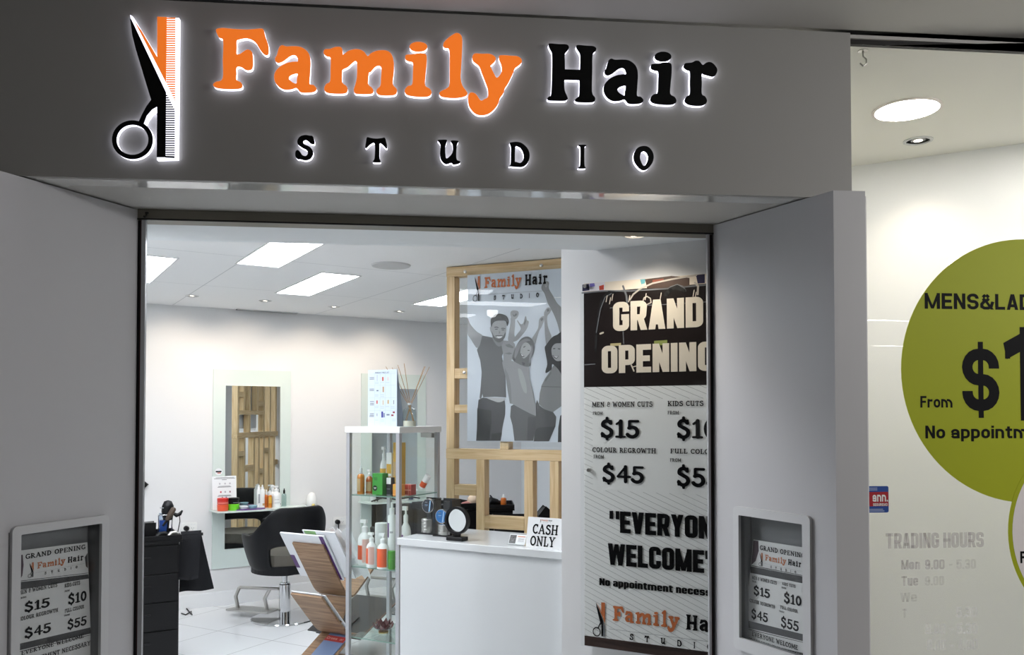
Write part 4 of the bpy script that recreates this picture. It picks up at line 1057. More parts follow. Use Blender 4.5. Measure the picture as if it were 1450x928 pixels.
bstroke([(663, 180), (690, 140), (740, 122), (780, 135), (800, 165)], .004, M_grey, .0020)
bstroke([(660, 190), (690, 155), (740, 135), (790, 165)], .008, M_black, .0018)
bstroke([(890, 190), (893, 130), (870, 105)], .004, mat('banner_cable', (205, 196, 184), .4), .0020)
bstroke([(375, 250), (370, 200), (345, 130)], .004, M_grey, .0020)
bstroke([(490, 240), (500, 215), (520, 205), (545, 220), (550, 250), (520, 265)], .0025, mat('banner_cable', (205, 196, 184), .4), .0020)
bstroke([(145, 600), (150, 480), (165, 350), (195, 220), (240, 175), (290, 180)], .006, M_black, .0020)
bstroke([(150, 470), (180, 300), (215, 210), (260, 185)], .0018, M_grey, .0016)
for x_, y_ in ((230, 200), (255, 215), (272, 190), (515, 185), (625, 180), (865, 160), (880, 175), (395, 200)):
    bstroke([(x_, y_), (x_ - 8, y_ + 45)], .0018, M_bcream, .0014)
bstroke([(180, 478), (200, 470)], .004, M_bcream, .0014)
bstroke([(250, 290), (400, 275), (640, 265), (960, 245)], .0018, M_grey, .0026)
bstroke([(345, 460), (350, 550)], .002, M_grey, .0026); bstroke([(60, 705), (140, 700)], .002, M_grey, .0026)
bq([(252, 550), (330, 545), (330, 565), (252, 570)], mat('banner_yellow', (205, 190, 140), .4), .0026)
bq([(572, 530), (668, 524), (668, 560), (572, 565)], mat('banner_green', (150, 160, 90), .4), .0026)
bstroke([(405, 705), (425, 750)], .003, M_bcream, .0014); bstroke([(420, 720), (440, 715)], .002, M_bcream, .0014)
b.build('photo_print', t)
w = MB()
def bt(k, s, x0, y0, x1, y1, m=M_ink, font='impact'):
    p0 = bp(*k(x0, y0)); p1 = bp(*k(x1, y1))
    w.text(s, p0[0], p1[0], p1[1], p0[1], .0006, m, font)
bt(k1, 'GRAND', 272, 250, 932, 428, M_bcream); bt(k1, 'OPENING', 190, 568, 1022, 748, M_bcream)
bt(k2, 'MEN & WOMEN CUTS', 134, 112, 632, 154, font='slab'); bt(k2, 'KIDS CUTS', 755, 104, 1050, 147, font='slab')
bt(k2, 'FROM', 140, 192, 222, 220, font='slab'); bt(k2, 'FROM', 755, 186, 848, 215, font='slab')
bt(k2, '$15', 203, 234, 525, 434, font='slab'); bt(k2, '$10', 830, 230, 1165, 440, font='slab')
bt(k2, 'COLOUR REGROWTH', 138, 484, 660, 538, font='slab'); bt(k2, 'FULL COLOUR', 776, 495, 1185, 545, font='slab')
bt(k2, 'FROM', 146, 546, 232, 580, font='slab'); bt(k2, 'FROM', 774, 575, 868, 606, font='slab')
bt(k2, '$45', 218, 608, 562, 806, font='slab'); bt(k2, '$55', 830, 622, 1190, 842, font='slab')
bt(k3, '"EVERYONE', 195, 96, 862, 266); bt(k3, 'WELCOME"', 186, 283, 810, 462)
bt(k3, 'No appointment necessary', 137, 482, 880, 612)
p0 = bp(*k3(98, 620)); p1 = bp(*k3(1010, 945))
x_r = bp(*k3(880, 800))[0]
zt_ = bp(*k3(115, 620))[1]; zb_ = bp(*k3(98, 818))[1]
logo(w, p0[0], x_r, zb_, zt_, .0006)
# cut off what would run past the right edge of the sheet
wk = MB(); wk.m = w.m
bm = bmesh.new()
me = bpy.data.meshes.new('tmp'); me.from_pydata(w.v, [], w.f); me.polygons.foreach_set('material_index', w.mi); bm.from_mesh(me)
bmesh.ops.bisect_plane(bm, geom=bm.verts[:] + bm.edges[:] + bm.faces[:], plane_co=(xe, 0, 0), plane_no=(1, 0, 0), clear_outer=True)
bm.to_mesh(me); bm.free()
w.v = [tuple(v.co) for v in me.vertices]; w.f = [tuple(p.vertices) for p in me.polygons]; w.mi = [p.material_index for p in me.polygons]
bpy.data.meshes.remove(me)
w.build('lettering', t)
for x_, y_ in ((829.5, 406), (834.5, 666)):
    q_ = bp(x_, y_); MB().tube([(q_[0], -.012, q_[1]), (q_[0], .02, q_[1])], .008, M_steel, 14).build('standoff', t, smooth=40)
tag(MB().box(-.012, xe, -.008, -.004, 0, ztop - .04, M_acrylic).build('acrylic_cover', t), 'clear acrylic sheet')

# ------------------------------------------------------------------ reception counter
cA = on_z(562, 762, 1.0); cB = on_z(795, 782, 1.0)
cf = Frame.of(cA, cB); CL = cf.loc(cB)[0]
t = thing('reception_counter', 'glossy white reception counter in front of the timber partition', 'counter', cf.o, cf.a)
M_counter = mat('counter_gloss_white', (226, 230, 232), 0.06, coat=0.6)
MB().box(0.012, CL + .03, 0.012, .44, 0.0, .965, M_counter).build('body', t, bevel=.002)
MB().box(0, CL + .03, 0, .45, .965, 1.0, M_counter).build('countertop', t, bevel=.003)

# ------------------------------------------------------------------ timber partition with the poster
tA = on_z(632, 378, CEIL); tB = on_z(795, 365, CEIL)
tp = Frame.of(tA, tB); TL = tp.loc(tB)[0]
def tpx(px, py=640, y=0): return tp.px(px, py, y)
t = thing('timber_partition', 'open pine stud partition behind the reception counter', 'partition', tp.o, tp.a)
TD = .07
def stud(x0, x1, z0, z1, y0=0.0, y1=TD): MB().box(x0, x1, y0, y1, z0, z1, M_timber).build('stud', t, bevel=.002)
def rail(x0, x1, z0, z1, y0=0.0, y1=TD): MB().box(x0, x1, y0, y1, z0, z1, M_timberx).build('rail', t, bevel=.002)
EXT = TL + 1.1
zt0 = tpx(640, 392)[1]; zm1 = tpx(640, 635.5)[1]; zm0 = tpx(640, 650)[1]
sx0, sx1 = tpx(632)[0], tpx(643.2)[0]
SW = sx1 - sx0
rail(0, EXT, zt0, CEIL - .004)
rail(0, EXT, zm0, zm1)
stud(sx0, sx1, zm1 + .001, zt0 - .001); stud(sx0, sx1, 0, zm0 - .001)
l1 = tpx(674.3)[0]; l2 = tpx(742.2)[0]; l3 = tpx(778.3)[0]
W2 = tpx(686)[0] - l1
for x in (l1, l2, l3): stud(x, x + W2, 0, zm0 - .001)
xs = [l3 + .17, l3 + .36, l3 + .55, l3 + .74, EXT - W2]
for x in xs: stud(x, x + W2, 0, zm0 - .001)
zh = tpx(660, 585)[1]
stud(tpx(708)[0], tpx(708)[0] + W2, zm1 + .001, zh - .001)
rail(sx1 + .001, l3 + .169, zh, zh + .05)
for x in (l1 - .02, tpx(708)[0], l3 - .05): stud(x, x + W2, zh + .051, zt0 - .001)
for x in (l3 + .17, l3 + .4, l3 + .62, EXT - W2): stud(x, x + W2, zm1 + .001, zt0 - .001)
z_ = lambda y: tpx(660, y)[1]
rail(sx1 + .001, l1 - .001, z_(702), z_(687)); rail(l1 + W2 + .001, l2 - .001, z_(747), z_(729.5))
rail(sx1 + .001, l1 - .021, z_(536), z_(521.5)); rail(l1 + W2 - .019, tpx(708)[0] - .001, z_(470), z_(455)); rail(l3 + W2 - .049, l3 + .169, z_(560), z_(545)); rail(l3 + .17 + W2, l3 + .399, z_(450), z_(435))
rail(l3 + W2 + .001, xs[0] - .001, z_(760), z_(745)); rail(xs[0] + W2 + .001, xs[1] - .001, z_(700), z_(685)); rail(xs[2] + W2 + .001, xs[3] - .001, z_(740), z_(725))

# the photographic poster and its clear cover
YP = -.012
c = [tp.px(663, 391, YP), tp.px(795, 379, YP), tp.px(795, 627, YP), tp.px(660.5, 624.5, YP)]
XL = .5 * (c[0][0] + c[3][0]); ZT = .5 * (c[0][1] + c[1][1]); ZB = .5 * (c[2][1] + c[3][1])
XRr = c[1][0] + .06
pt = thing('poster', 'black and white poster of three cheering people on the timber partition', 'poster', tp.w(XL, YP, ZB), tp.a)
kA = K(655, 380, 6.628); kB = K(655, 500, 6.628)
def pp(k, x, y):
    l = tp.px(*k(x, y), YP); return max(0.0, min(XRr - XL, l[0] - XL)), max(0.0, min(ZT - ZB, l[1] - ZB))
MB().box(0, XRr - XL, 0, .002, 0, ZT - ZB, mat('poster_paper', (206, 212, 220), .4)).build('sheet', pt)
_gm = {}
def gm(v):
    if v not in _gm: _gm[v] = mat('print_grey_%d' % v, (v, v, v + 1), .45, noise=.12, nscale=60)
    return _gm[v]
A, B = 'A', 'B'
def fig(parts, name):
    b = MB()
    for n, (v, pts, sm) in enumerate(parts):
        q = [pp(kA if p[2] == A else kB, p[0], p[1]) for p in pts]
        # drop doubles
        r = [q[0]]
        for w_ in q[1:]:
            if (w_[0] - r[-1][0]) ** 2 + (w_[1] - r[-1][1]) ** 2 > 1e-8: r.append(w_)
        if sm: r = [(max(0, min(XRr - XL, a)), max(0, min(ZT - ZB, d))) for a, d in smooth_loop(r, 3)]
        b.flat(r, -.0004 - .00018 * n, gm(v))
    return b.build(name, pt)
def a_(*p): return [(x, y, A) for x, y in p]
def b_(*p): return [(x, y, B) for x, y in p]
man = [
 (142, a_((40,470),(70,520),(100,560),(140,600),(190,635),(180,700),(140,750),(110,720),(80,670),(40,610)), 1),
 (70, b_((150,440),(190,420),(250,425),(395,440),(402,500),(400,580),(375,700),(358,825),(128,825),(135,700),(140,540)), 0),
 (48, b_((138,520),(270,540),(272,700),(262,825),(128,825),(135,700)), 0),
 (40, b_((270,760),(372,745),(358,825),(268,825)), 0),
 (185, b_((230,420),(395,425),(385,450),(340,464),(290,450)), 1),
 (92, a_((185,632),(275,650),(330,700),(385,690),(400,740),(370,830),(385,900),(400,1000)) + b_((405,250),(410,418),(300,412),(195,418),(188,385),(175,430),(160,428),(172,300),(180,180),(165,60)) + a_((160,850),(135,765),(165,720)), 0),
 (78, a_((360,840),(385,900),(400,1000)) + b_((405,250),(408,300),(390,200),(372,120)), 0),
 (132, a_((285,640),(380,660),(372,720),(335,735),(295,690)), 1),
 (160, a_((258,555),(272,545),(276,515),(310,492),(400,500),(412,560),(402,630),(380,672),(345,692),(310,672),(280,625),(262,590)), 1),
 (96, a_((276,590),(290,625),(315,655),(345,660),(380,640),(404,600),(402,640),(378,678),(345,698),(308,680),(282,640)), 1),
 (98, a_((310,632),(340,628),(378,630),(372,640),(340,640),(314,642)), 1),
 (225, a_((318,642),(345,640),(374,640),(362,655),(340,658)), 1),
 (45, a_((268,545),(266,480),(285,448),(325,428),(370,430),(415,450),(434,490),(432,520),(418,545),(406,500),(360,492),(312,498),(285,520),(276,548)), 1),
 (60, a_((300,552),(320,548),(342,556),(340,562),(320,558),(300,560)), 0), (60, a_((364,562),(384,560),(404,566),(402,572),(384,568),(366,570)), 0),
 (60, a_((306,570),(330,568),(332,576),(308,577)), 0), (60, a_((368,576),(394,576),(392,584),(370,584)), 0),
 (132, a_((346,580),(358,612),(340,616)), 0),
]
w1 = [
 (150, a_((428,680),(436,600),(452,500),(452,470),(480,440),(492,470),(492,540),(486,620),(494,660),(470,700)), 1),
 (158, a_((452,410),(480,396),(522,406),(522,450),(494,482),(470,482),(452,450)), 1),
 (110, a_((470,430),(486,440),(500,425),(514,434),(500,450),(480,455)), 1),
 (146, a_((470,690),(490,650),(520,610),(545,575),(540,545),(514,500),(518,490),(545,525),(570,515),(585,460),(596,452),(606,490),(622,500),(612,550),(590,590),(550,640),(510,680)), 1),
 (96, a_((575,520),(592,480),(596,500),(584,540)), 0),
 (162, a_((655,655),(690,600),(712,555),(718,490),(735,462),(762,450),(768,480),(745,545),(720,590),(696,660),(676,720),(650,690)), 1),
 (120, a_((730,475),(752,465),(760,480),(740,500)), 0),
 (150, a_((365,700),(400,680),(450,690),(492,712),(490,800),(470,850),(430,890),(380,900),(385,830)), 1),
 (118, a_((400,720),(440,710),(480,740),(474,752),(420,740)), 0), (118, a_((395,800),(440,790),(470,800),(440,812)), 0),
 (96, b_((455,500),(480,485),(560,520),(640,560),(690,585),(692,680),(665,825),(488,825),(470,680),(448,600)), 0),
 (76, b_((615,600),(690,600),(690,680),(662,825),(606,825)), 0),
 (150, a_((372,880),(440,860),(500,880),(560,900),(625,925)) + b_((632,240),(650,310),(668,380),(688,500),(690,592),(640,572),(560,530),(470,480),(445,475),(425,360),(412,260),(380,130)), 0),
 (132, b_((400,140),(430,200),(455,300),(462,470),(445,472),(425,360),(412,260),(395,180)), 0),
 (170, b_((520,160),(560,170),(600,300),(600,380),(560,330)), 1),
 (104, a_((470,860),(478,800),(510,720),(555,660),(610,642),(655,668),(678,730),(668,800),(640,860),(640,915),(600,925),(540,905)), 1),
 (140, a_((500,740),(540,690),(600,660),(640,680),(600,690),(550,730),(520,800),(490,850)), 1),
 (140, a_((650,720),(660,780),(640,850),(625,900),(630,820)), 1),
 (176, a_((562,720),(600,696),(640,730),(640,780),(610,825),(575,848),(548,815),(545,770)), 1),
 (70, a_((572,740),(590,730),(594,736),(576,748)), 0), (70, a_((612,768),(632,768),(630,776),(614,776)), 0),
 (90, a_((545,800),(575,820),(585,828),(560,835)), 1), (230, a_((552,806),(576,822),(566,827),(554,816)), 0),
 (70, a_((560,880),(590,890),(580,915),(565,905)), 0), (70, a_((480,830),(500,860),(490,880),(478,850)), 0),
]
w2 = [
 (140, a_((740,190),(758,135),(790,122),(812,135),(810,190),(850,260),(890,330),(960,420),(960,640),(918,620),(890,520),(850,420),(800,330),(770,240)), 1),
 (165, a_((765,130),(790,124),(800,160),(780,180)), 1),
 (158, a_((768,410),(800,368),(832,386),(820,420),(795,455),(800,540),(820,600),(834,650),(792,730),(776,650),(770,540),(766,460)), 1),
 (110, a_((790,385),(810,380),(815,400),(795,410)), 0),
 (84, b_((700,440),(720,490),(770,530),(850,555),(880,600),(872,690),(812,830),(668,830),(690,660),(688,480)), 0),
 (66, b_((720,700),(870,690),(812,830),(668,830),(680,720)), 0),
 (134, b_((810,190),(860,110),(960,100),(960,480),(900,520),(850,556),(770,530),(715,480),(725,380),(745,300),(775,240)), 0),
 (112, b_((740,310),(960,318),(960,326),(738,320)), 0), (112, b_((770,260),(830,180),(836,186),(780,270)), 0),
 (38, a_((772,745),(790,715),(840,650),(890,625),(960,610),(960,1010),(900,950),(845,900),(835,950),(785,985),(780,960),(796,900),(780,800)), 1),
 (168, a_((838,750),(862,715),(900,705),(960,720),(960,840),(925,868),(880,870),(846,830),(836,790)), 1),
 (60, a_((850,752),(872,750),(872,758),(852,760)), 0), (60, a_((895,752),(918,755),(918,763),(896,760)), 0),
 (100, a_((846,815),(880,830),(905,822),(885,850),(860,840)), 1), (235, a_((852,822),(880,832),(900,826),(882,842)), 0),
 (50, b_((960,560),(918,590),(900,700),(896,838),(960,838)), 0),
]
fig(man, 'printed_man'); fig(w1, 'printed_woman'); fig(w2, 'printed_woman')
b = MB()
def lp(x, y): return pp(kA, x, y)
p0 = lp(100, 318); p1 = lp(800, 112)
zt_ = lp(125, 132)[1]; zb_ = lp(105, 318)[1]
logo(b, p0[0], p1[0], zb_, zt_ + .035, -.0052)
b.build('lettering', pt)
cv = [tp.px(650, 385, YP - .008), tp.px(653, 636, YP - .008)]
x0 = .5 * (cv[0][0] + cv[1][0])
o = MB().box(0, XRr + .02 - x0, 0, .004, 0, cv[0][1] - cv[1][1] - .02, M_acrylic).build('acrylic_cover', loc=tp.w(x0, YP - .012, cv[1][1] + .02), ang=tp.a)
tag(o, 'large clear acrylic sheet screwed over the poster of three people', 'acrylic sheet')
sb = MB()
for (x, y) in ((659, 385), (658, 528), (767, 376)):
    q = tp.px(x, y, YP - .012); s = MB().lathe([(.0001, -.012), (.009, -.010), (.009, 0)], M_steel, n=14)
    s.v = [(v[0], v[2], v[1]) for v in s.v]
    s.v = [(v[0] + q[0] - x0, v[1], v[2] + q[1] - (cv[1][1] + .02)) for v in s.v]
    s.build('screw', o, smooth=40)

# ------------------------------------------------------------------ styling stations on the back wall
def station(px_l, px_r, top, bot, label, mir, shelf_z):
    """pixels of panel sides, panel top / bottom and mirror rectangle"""
    xl, _ = bk.px(px_l, 600, -.02); xr, _ = bk.px(px_r, 600, -.02)
    cx = .5 * (px_l + px_r)
    zt, zb = top, bot
    t = thing('styling_station', label, 'styling station', bk.w(.5 * (xl + xr), -.012, zb), bk.a, 'mirrored styling stations on the back wall')
    w = .5 * (xr - xl); h = zt - zb
    MB().box(-w, w, 0, .012, 0, h, M_frost).build('frosted_panel', t)
    m0, m1, mz0, mz1 = mir
    MB().box(m0, m1, -.006, -.0005, mz0, mz1, M_mirror).build('mirror', t)
    sz = shelf_z - zb
    MB().prism([(-w - .03, -.008), (-w + .0, -.20), (-w + .06, -.23), (w * .35, -.24), (w + .1, -.16), (w + .14, -.008)], sz - .012, sz, M_frost, axis='z').build('shelf', t)
    return t, w, h
x0 = bk.px(302, 600, -.02)[0]; x1 = bk.px(412, 600, -.02)[0]; xc = .5 * (x0 + x1)
zt = .5 * (bk.px(303, 523, -.02)[1] + bk.px(412, 526, -.02)[1]); zb = bk.px(310, 806, -.02)[1]
ma = bk.px(320, 546, -.02); mb = bk.px(397, 548, -.02); mc_ = bk.px(320, 778, -.02)
SHZ = bk.px(303, 722, -.02)[1]
mir = (ma[0] - xc, mb[0] - xc, mc_[1] - zb, .5 * (ma[1] + mb[1]) - zb)
st1, SWd, SHt = station(302, 412, zt, zb, 'frosted glass mirror station on the back wall behind the black chair', mir, SHZ)
st2 = copy_tree(st1); st2['label'] = 'frosted glass mirror station seen behind the glass cabinet'
x2 = .5 * (bk.px(512, 600, -.02)[0] + bk.px(604, 600, -.02)[0])
st2.location = bk.w(x2, -.012, zb)
S1 = Frame(bk.w(xc, 0, 0), bk.a); S2 = Frame(bk.w(x2, 0, 0), bk.a)

# ------------------------------------------------------------------ salon chairs
M_chair = mat('black_vinyl', (15, 16, 19), 0.5, spec=.3, bump=.15, nscale=60)
M_seatg = mat('grey_vinyl', (96, 92, 84), 0.5)
def smooth_step(a, b, x):
    t = max(0, min(1, (x - a) / (b - a))); return t * t * (3 - 2 * t)
def make_chair(label, p, ang):
    """chair faces local +y"""
    t = thing('salon_chair', label, 'salon chair', p, ang, 'black salon chairs')
    RX, RY = .315, .30
    n = 56; rows = 10
    # angle 0 = back (local -y); runs to +-150 degrees at the arm fronts
    amax = math.radians(142)
    zs_b, z_arm, z_back = .40, .685, .905
    def top(a):
        u = abs(a) / amax
        return z_back - (z_back - z_arm) * smooth_step(.22, .62, u) - .025 * smooth_step(.8, 1.0, u)
    def bot(a): return zs_b + .02 * (abs(a) / amax) ** 2
    def pt_(a, f, off=0.0):
        z = bot(a) + (top(a) - bot(a)) * f
        flare = 1.0 - .20 * (1 - f) ** 1.6 + .02 * f
        x = (RX + off) * flare * math.sin(a); y = -(RY + off) * flare * math.cos(a)
        if abs(a) > math.pi / 2: y += .06 * smooth_step(math.pi / 2, amax, abs(a))
        return (x, y, z)
    b = MB()
    th = .045
    angs = [-amax + 2 * amax * i / n for i in range(n + 1)]
    fr = [i / rows for i in range(rows + 1)]
    hole = lambda i, j: abs(angs[i] + angs[i + 1]) / 2 < math.radians(50) and 1 <= j <= 3
    vo = {}; vs = []; fs = []
    for i in range(n + 1):
        for j in range(rows + 1):
            vo[(i, j, 0)] = len(vs); vs.append(pt_(angs[i], fr[j])); vo[(i, j, 1)] = len(vs); vs.append(pt_(angs[i], fr[j], -th))
    def full(i, j): return 0 <= i < n and 0 <= j < rows and not hole(i, j)
    for i in range(n):
        for j in range(rows):
            if hole(i, j): continue
            fs.append((vo[i, j, 0], vo[i + 1, j, 0], vo[i + 1, j + 1, 0], vo[i, j + 1, 0]))
            fs.append((vo[i, j, 1], vo[i, j + 1, 1], vo[i + 1, j + 1, 1], vo[i + 1, j, 1]))
            for (di, dj), (p_, q_) in {(-1, 0): ((i, j), (i, j + 1)), (1, 0): ((i + 1, j), (i + 1, j + 1)), (0, -1): ((i, j), (i + 1, j)), (0, 1): ((i, j + 1), (i + 1, j + 1))}.items():
                if not full(i + di, j + dj): fs.append((vo[p_[0], p_[1], 0], vo[q_[0], q_[1], 0], vo[q_[0], q_[1], 1], vo[p_[0], p_[1], 1]))
    b.add(vs, fs, M_chair)
    o = b.build('shell', t, smooth=60)
    bm = bmesh.new(); bm.from_mesh(o.data); bmesh.ops.recalc_face_normals(bm, faces=bm.faces); bm.to_mesh(o.data); bm.free()
    sd = o.modifiers.new('soft', 'SUBSURF'); sd.levels = 1; sd.render_levels = 1
    # seat pan and cushion
    el = [(.25 * math.cos(k * math.pi / 16), .27 * math.sin(k * math.pi / 16) + .01) for k in range(32)]
    MB().prism(el, .385, .44, M_chair, axis='z').build('seat_pan', t, bevel=.015, bseg=3)
    el = [(.235 * math.cos(k * math.pi / 16), .25 * math.sin(k * math.pi / 16) + .02) for k in range(32)]
    MB().prism(el, .44, .525, M_seatg, axis='z').build('seat_cushion', t, bevel=.025, bseg=4)
    MB().lathe([(.022, .20), (.022, .385)], M_chrome, n=20).build('piston', t, smooth=40)
    MB().lathe([(.045, .014), (.045, .27), (.038, .275), (.038, .285), (.022, .285)], M_chrome, n=28).build('column', t, smooth=40)
    MB().lathe([(.0001, 0), (.255, 0), (.26, .004), (.255, .010), (.06, .016), (.0001, .016)], M_chrome, n=56).build('base_disc', t, smooth=40)
    fm = MB()
    fm.tube([(-.02, .03, .235), (-.02, .34, .225)], .012, M_steel, 10)
    fm.tube([(-.02, .10, .23), (-.02, .14, .15), (-.02, .12, .06)], .012, M_steel, 10)
    fm.tube([(-.02, .34, .225), (-.02, .37, .15), (-.02, .35, .06)], .012, M_steel, 10)
    fm.box(-.08, .04, .07, .40, .048, .062, M_steel)
    ca_, sa_ = math.cos(.5), math.sin(.5)
    fm.v = [(1.25 * (v[0] * ca_ - v[1] * sa_), 1.15 * (v[0] * sa_ + v[1] * ca_), v[2]) for v in fm.v]
    fm.build('footrest', t, smooth=40, bevel=.002)
    return t
def floor_pt(px, py): return on_z(px, py, 0)
cp = floor_pt(403, 876)
ch1 = make_chair('black tub salon chair on a chrome disc base before the first mirror', (cp.x, cp.y, 0), math.radians(42))
ch2 = copy_tree(ch1); ch2['label'] = 'black tub salon chair partly seen through the glass cabinet'
v = bk.w(x2 - .27, -.95, 0); ch2.location = (v.x, v.y, 0); ch2.rotation_euler = (0, 0, math.radians(30))

# ------------------------------------------------------------------ glass display cabinet
kc = at_depth(566, 606, 4.52)
dc = Frame((kc.x, kc.y, 0), math.radians(-28))
DW = -dc.px(488, 650)[0]; DD = dc.pxx(625, 650)[0]
ZTOP = dc.px(566, 606.5)[1]
t = thing('display_cabinet', 'tall glass display cabinet with a white top beside the counter', 'display cabinet', dc.o, dc.a)
TS = .032
MB().box(-DW, 0, 0, DD, ZTOP - TS + .004, ZTOP + .006, mat('cabinet_top_white', (232, 232, 230), .3)).build('top_panel', t, bevel=.002)
MB().box(-DW, 0, 0, DD, 0, .09, M_white).build('plinth', t, bevel=.002)
pz0, pz1 = .09, ZTOP - TS + .003
PS = .024
for (x, y) in ((-DW + .006, .006), (-PS - .006, .006), (-DW + .006, DD - PS - .006), (-PS - .006, DD - PS - .006)):
    MB().box(x, x + PS, y, y + PS, pz0, pz1, M_alu).build('post', t, bevel=.002)
g0, g1 = -DW + PS + .008, -PS - .008
def pane(x0, x1, y0, y1): MB().box(x0, x1, y0, y1, pz0 + .002, pz1 - .002, M_glass).build('glass_pane', t)
pane(g0, g1, .012, .017); pane(g0, g1, DD - .017, DD - .012)
pane(-.017, -.012, PS + .008, DD - PS - .008); pane(-DW + .012, -DW + .017, PS + .008, DD - PS - .008)
SHELVES = (1.16, .759, .364)
shg = glass('shelf_glass', (240, 248, 244))
for z in SHELVES:
    b = MB().box(g0 - .02, g1 + .02, .030, DD - .030, z - .006, z, shg)
    b.box(g0 - .02, g1 + .02, .0285, .030, z - .006, z, M_edge).box(g1 + .02, g1 + .0215, .03, DD - .03, z - .006, z, M_edge)
    b.build('shelf', t)
for (x, y) in ((-.10, DD - .04), (-.012, .30)):
    MB().box(x - .02, x + .02, y, y + .03, pz1 - .03, pz1 - .002, M_steel).build('hinge', t, bevel=.002)

# ------------------------------------------------------------------ product builders
def bottle(name, label, fr, x, y, z, r, h, body, cap, kind='pump', lab=None, group=None, cat='bottle', lab_z=(.15, .6), sy=1.0, lab_arc=(200, 320)):
    """kinds: pump, screw, spray, twin, jar, tall. Width 2r, total height h"""
    t = thing(name, label, cat, fr.w(x, y, z), fr.a, group)
    if kind == 'pump':
        hb = h * .73
        MB().lathe([(.0001, 0), (r * .96, 0), (r, .004), (r, hb * .72), (r * .95, hb * .81), (r * .78, hb * .90), (r * .48, hb * .97), (r * .40, hb), (.0001, hb)], body, n=28, sy=sy).build('body', t, smooth=45)
        c = MB().lathe([(r * .46, hb), (r * .46, hb + h * .11), (r * .30, hb + h * .13), (r * .2, hb + h * .14), (r * .2, hb + h * .21), (.0001, hb + h * .21)], cap, n=20)
        c.box(-r * .70, r * .34, -r * .26, r * .26, h * .93, h, cap); c.build('pump', t, smooth=45)
    elif kind == 'tall':
        hb = h * .80
        MB().lathe([(.0001, 0), (r * .97, 0), (r, .004), (r, hb * .97), (r * .9, hb), (.0001, hb)], body, n=28, sy=sy).build('body', t, smooth=45)
        MB().lathe([(r * .62, hb), (r * .62, h * .91), (r * .34, h * .915), (r * .30, h), (.0001, h)], cap, n=20).build('cap', t, smooth=45)
    elif kind == 'screw':
        hb = h * .72
        MB().lathe([(.0001, 0), (r * .96, 0), (r, .003), (r, hb * .86), (r * .85, hb * .95), (r * .45, hb), (.0001, hb)], body, n=24, sy=sy).build('body', t, smooth=45)
        MB().lathe([(r * .42, hb), (r * .42, h * .90), (r * .22, h * .91), (r * .2, h), (.0001, h)], cap, n=18).build('cap', t, smooth=45)
    elif kind == 'jar':
        MB().lathe([(.0001, 0), (r * .94, 0), (r, .004), (r, h * .55), (.0001, h * .55)], body, n=28).build('body', t, smooth=45)
        MB().lathe([(r * 1.02, h * .56), (r * 1.02, h * .96), (r * .97, h), (.0001, h)], cap, n=28).build('lid', t, smooth=45)
    if lab:
        for (m, z0, z1, a0, a1) in lab:
            g = []
            for zz in (h * z0, h * z1):
                g.append([((r + .0008) * math.cos(math.radians(a0 + (a1 - a0) * i / 14)), (r + .0008) * sy * math.sin(math.radians(a0 + (a1 - a0) * i / 14)), zz) for i in range(15)])
            MB().sheet(g, m).build('label', t, smooth=60)
    return t
def carton(name, label, fr, x, y, z, w, d, h, m, bands=(), group=None, cat='box', rot=0.0):
    t = thing(name, label, cat, fr.w(x, y, z), fr.a + rot, group)
    MB().box(-w / 2, w / 2, -d / 2, d / 2, 0, h, m).build('carton', t, bevel=.0015)
    for (m2, z0, z1, x0, x1) in bands:
        b = MB().rect(-w / 2 + w * x0, -w / 2 + w * x1, h * z0, h * z1, -d / 2 - .0006, m2)
        b.build('label', t)
    return t
M_amber = mat('amber_liquid', (196, 120, 30), .15, coat=.5); M_amber2 = mat('amber_liquid_dark', (182, 96, 34), .15, coat=.5)
M_clearp = mat('clear_plastic', (214, 220, 222), .15); M_bwhite = mat('bottle_white', (238, 240, 240), .3)
M_lor = mat('label_orange', (222, 96, 54), .5); M_lpur = mat('label_purple', (88, 42, 110), .5); M_lgreen = mat('carton_green', (56, 150, 52), .45)
M_gold = mat('carton_gold', (214, 168, 68), .4); M_tan = mat('label_tan', (190, 160, 112), .5); M_cor = mat('carton_orange', (228, 150, 62), .45)
M_cred = mat('carton_red', (176, 66, 62), .45); M_jred = mat('tin_red', (206, 48, 42), .35); M_jor = mat('tin_orange', (232, 92, 58), .35); M_jgreen = mat('tin_green', (110, 206, 40), .35)
M_dgreen = mat('jar_green', (84, 158, 60), .35); M_lilac = mat('label_text_grey', (170, 172, 176), .5); M_fine = mat('fine_print', (120, 110, 108), .6)
M_hatch = lined('label_orange_lines', (236, 232, 228), (222, 104, 66), (.7, 0, 1.0), 0, .007, .003, .5)

# ---- things on the cabinet's shelves: x from the photograph, depth y inside the cabinet
def cx_(px, y, py=690): return dc.px(px, py, y)[0]
def size(px, w_px, y):
    d = dc.w(cx_(px, y), y, 0).y; return w_px * d / FPX
def zpx(px, py, y): return dc.px(px, py, y)[1]
Z1, Z2, Z3 = SHELVES
def put_bottle(label, px, wpx, top, y, z, *a, **k):
    h = zpx(px, top, y) - z
    return bottle(k.pop('name', 'product_bottle'), label, dc, cx_(px, y), y, z + .0004, size(px, wpx, y) / 2, h, *a, **k)
def put_carton(label, px, wpx, top, y, z, m, bands=(), dpt=None, **k):
    h = zpx(px, top, y) - z; w = size(px, wpx, y)
    return carton('product_carton', label, dc, cx_(px, y), y, z + .0004, w, dpt or w, h, m, bands, **k)
G1 = 'products on the top cabinet shelf'; G2 = 'products on the middle cabinet shelf'
put_bottle('slim amber bottle nearest the left post of the cabinet', 511, 10.5, 660, .07, Z1, M_amber, M_clearp, 'screw', [(M_tan, .1, .55, 215, 300)], G1)
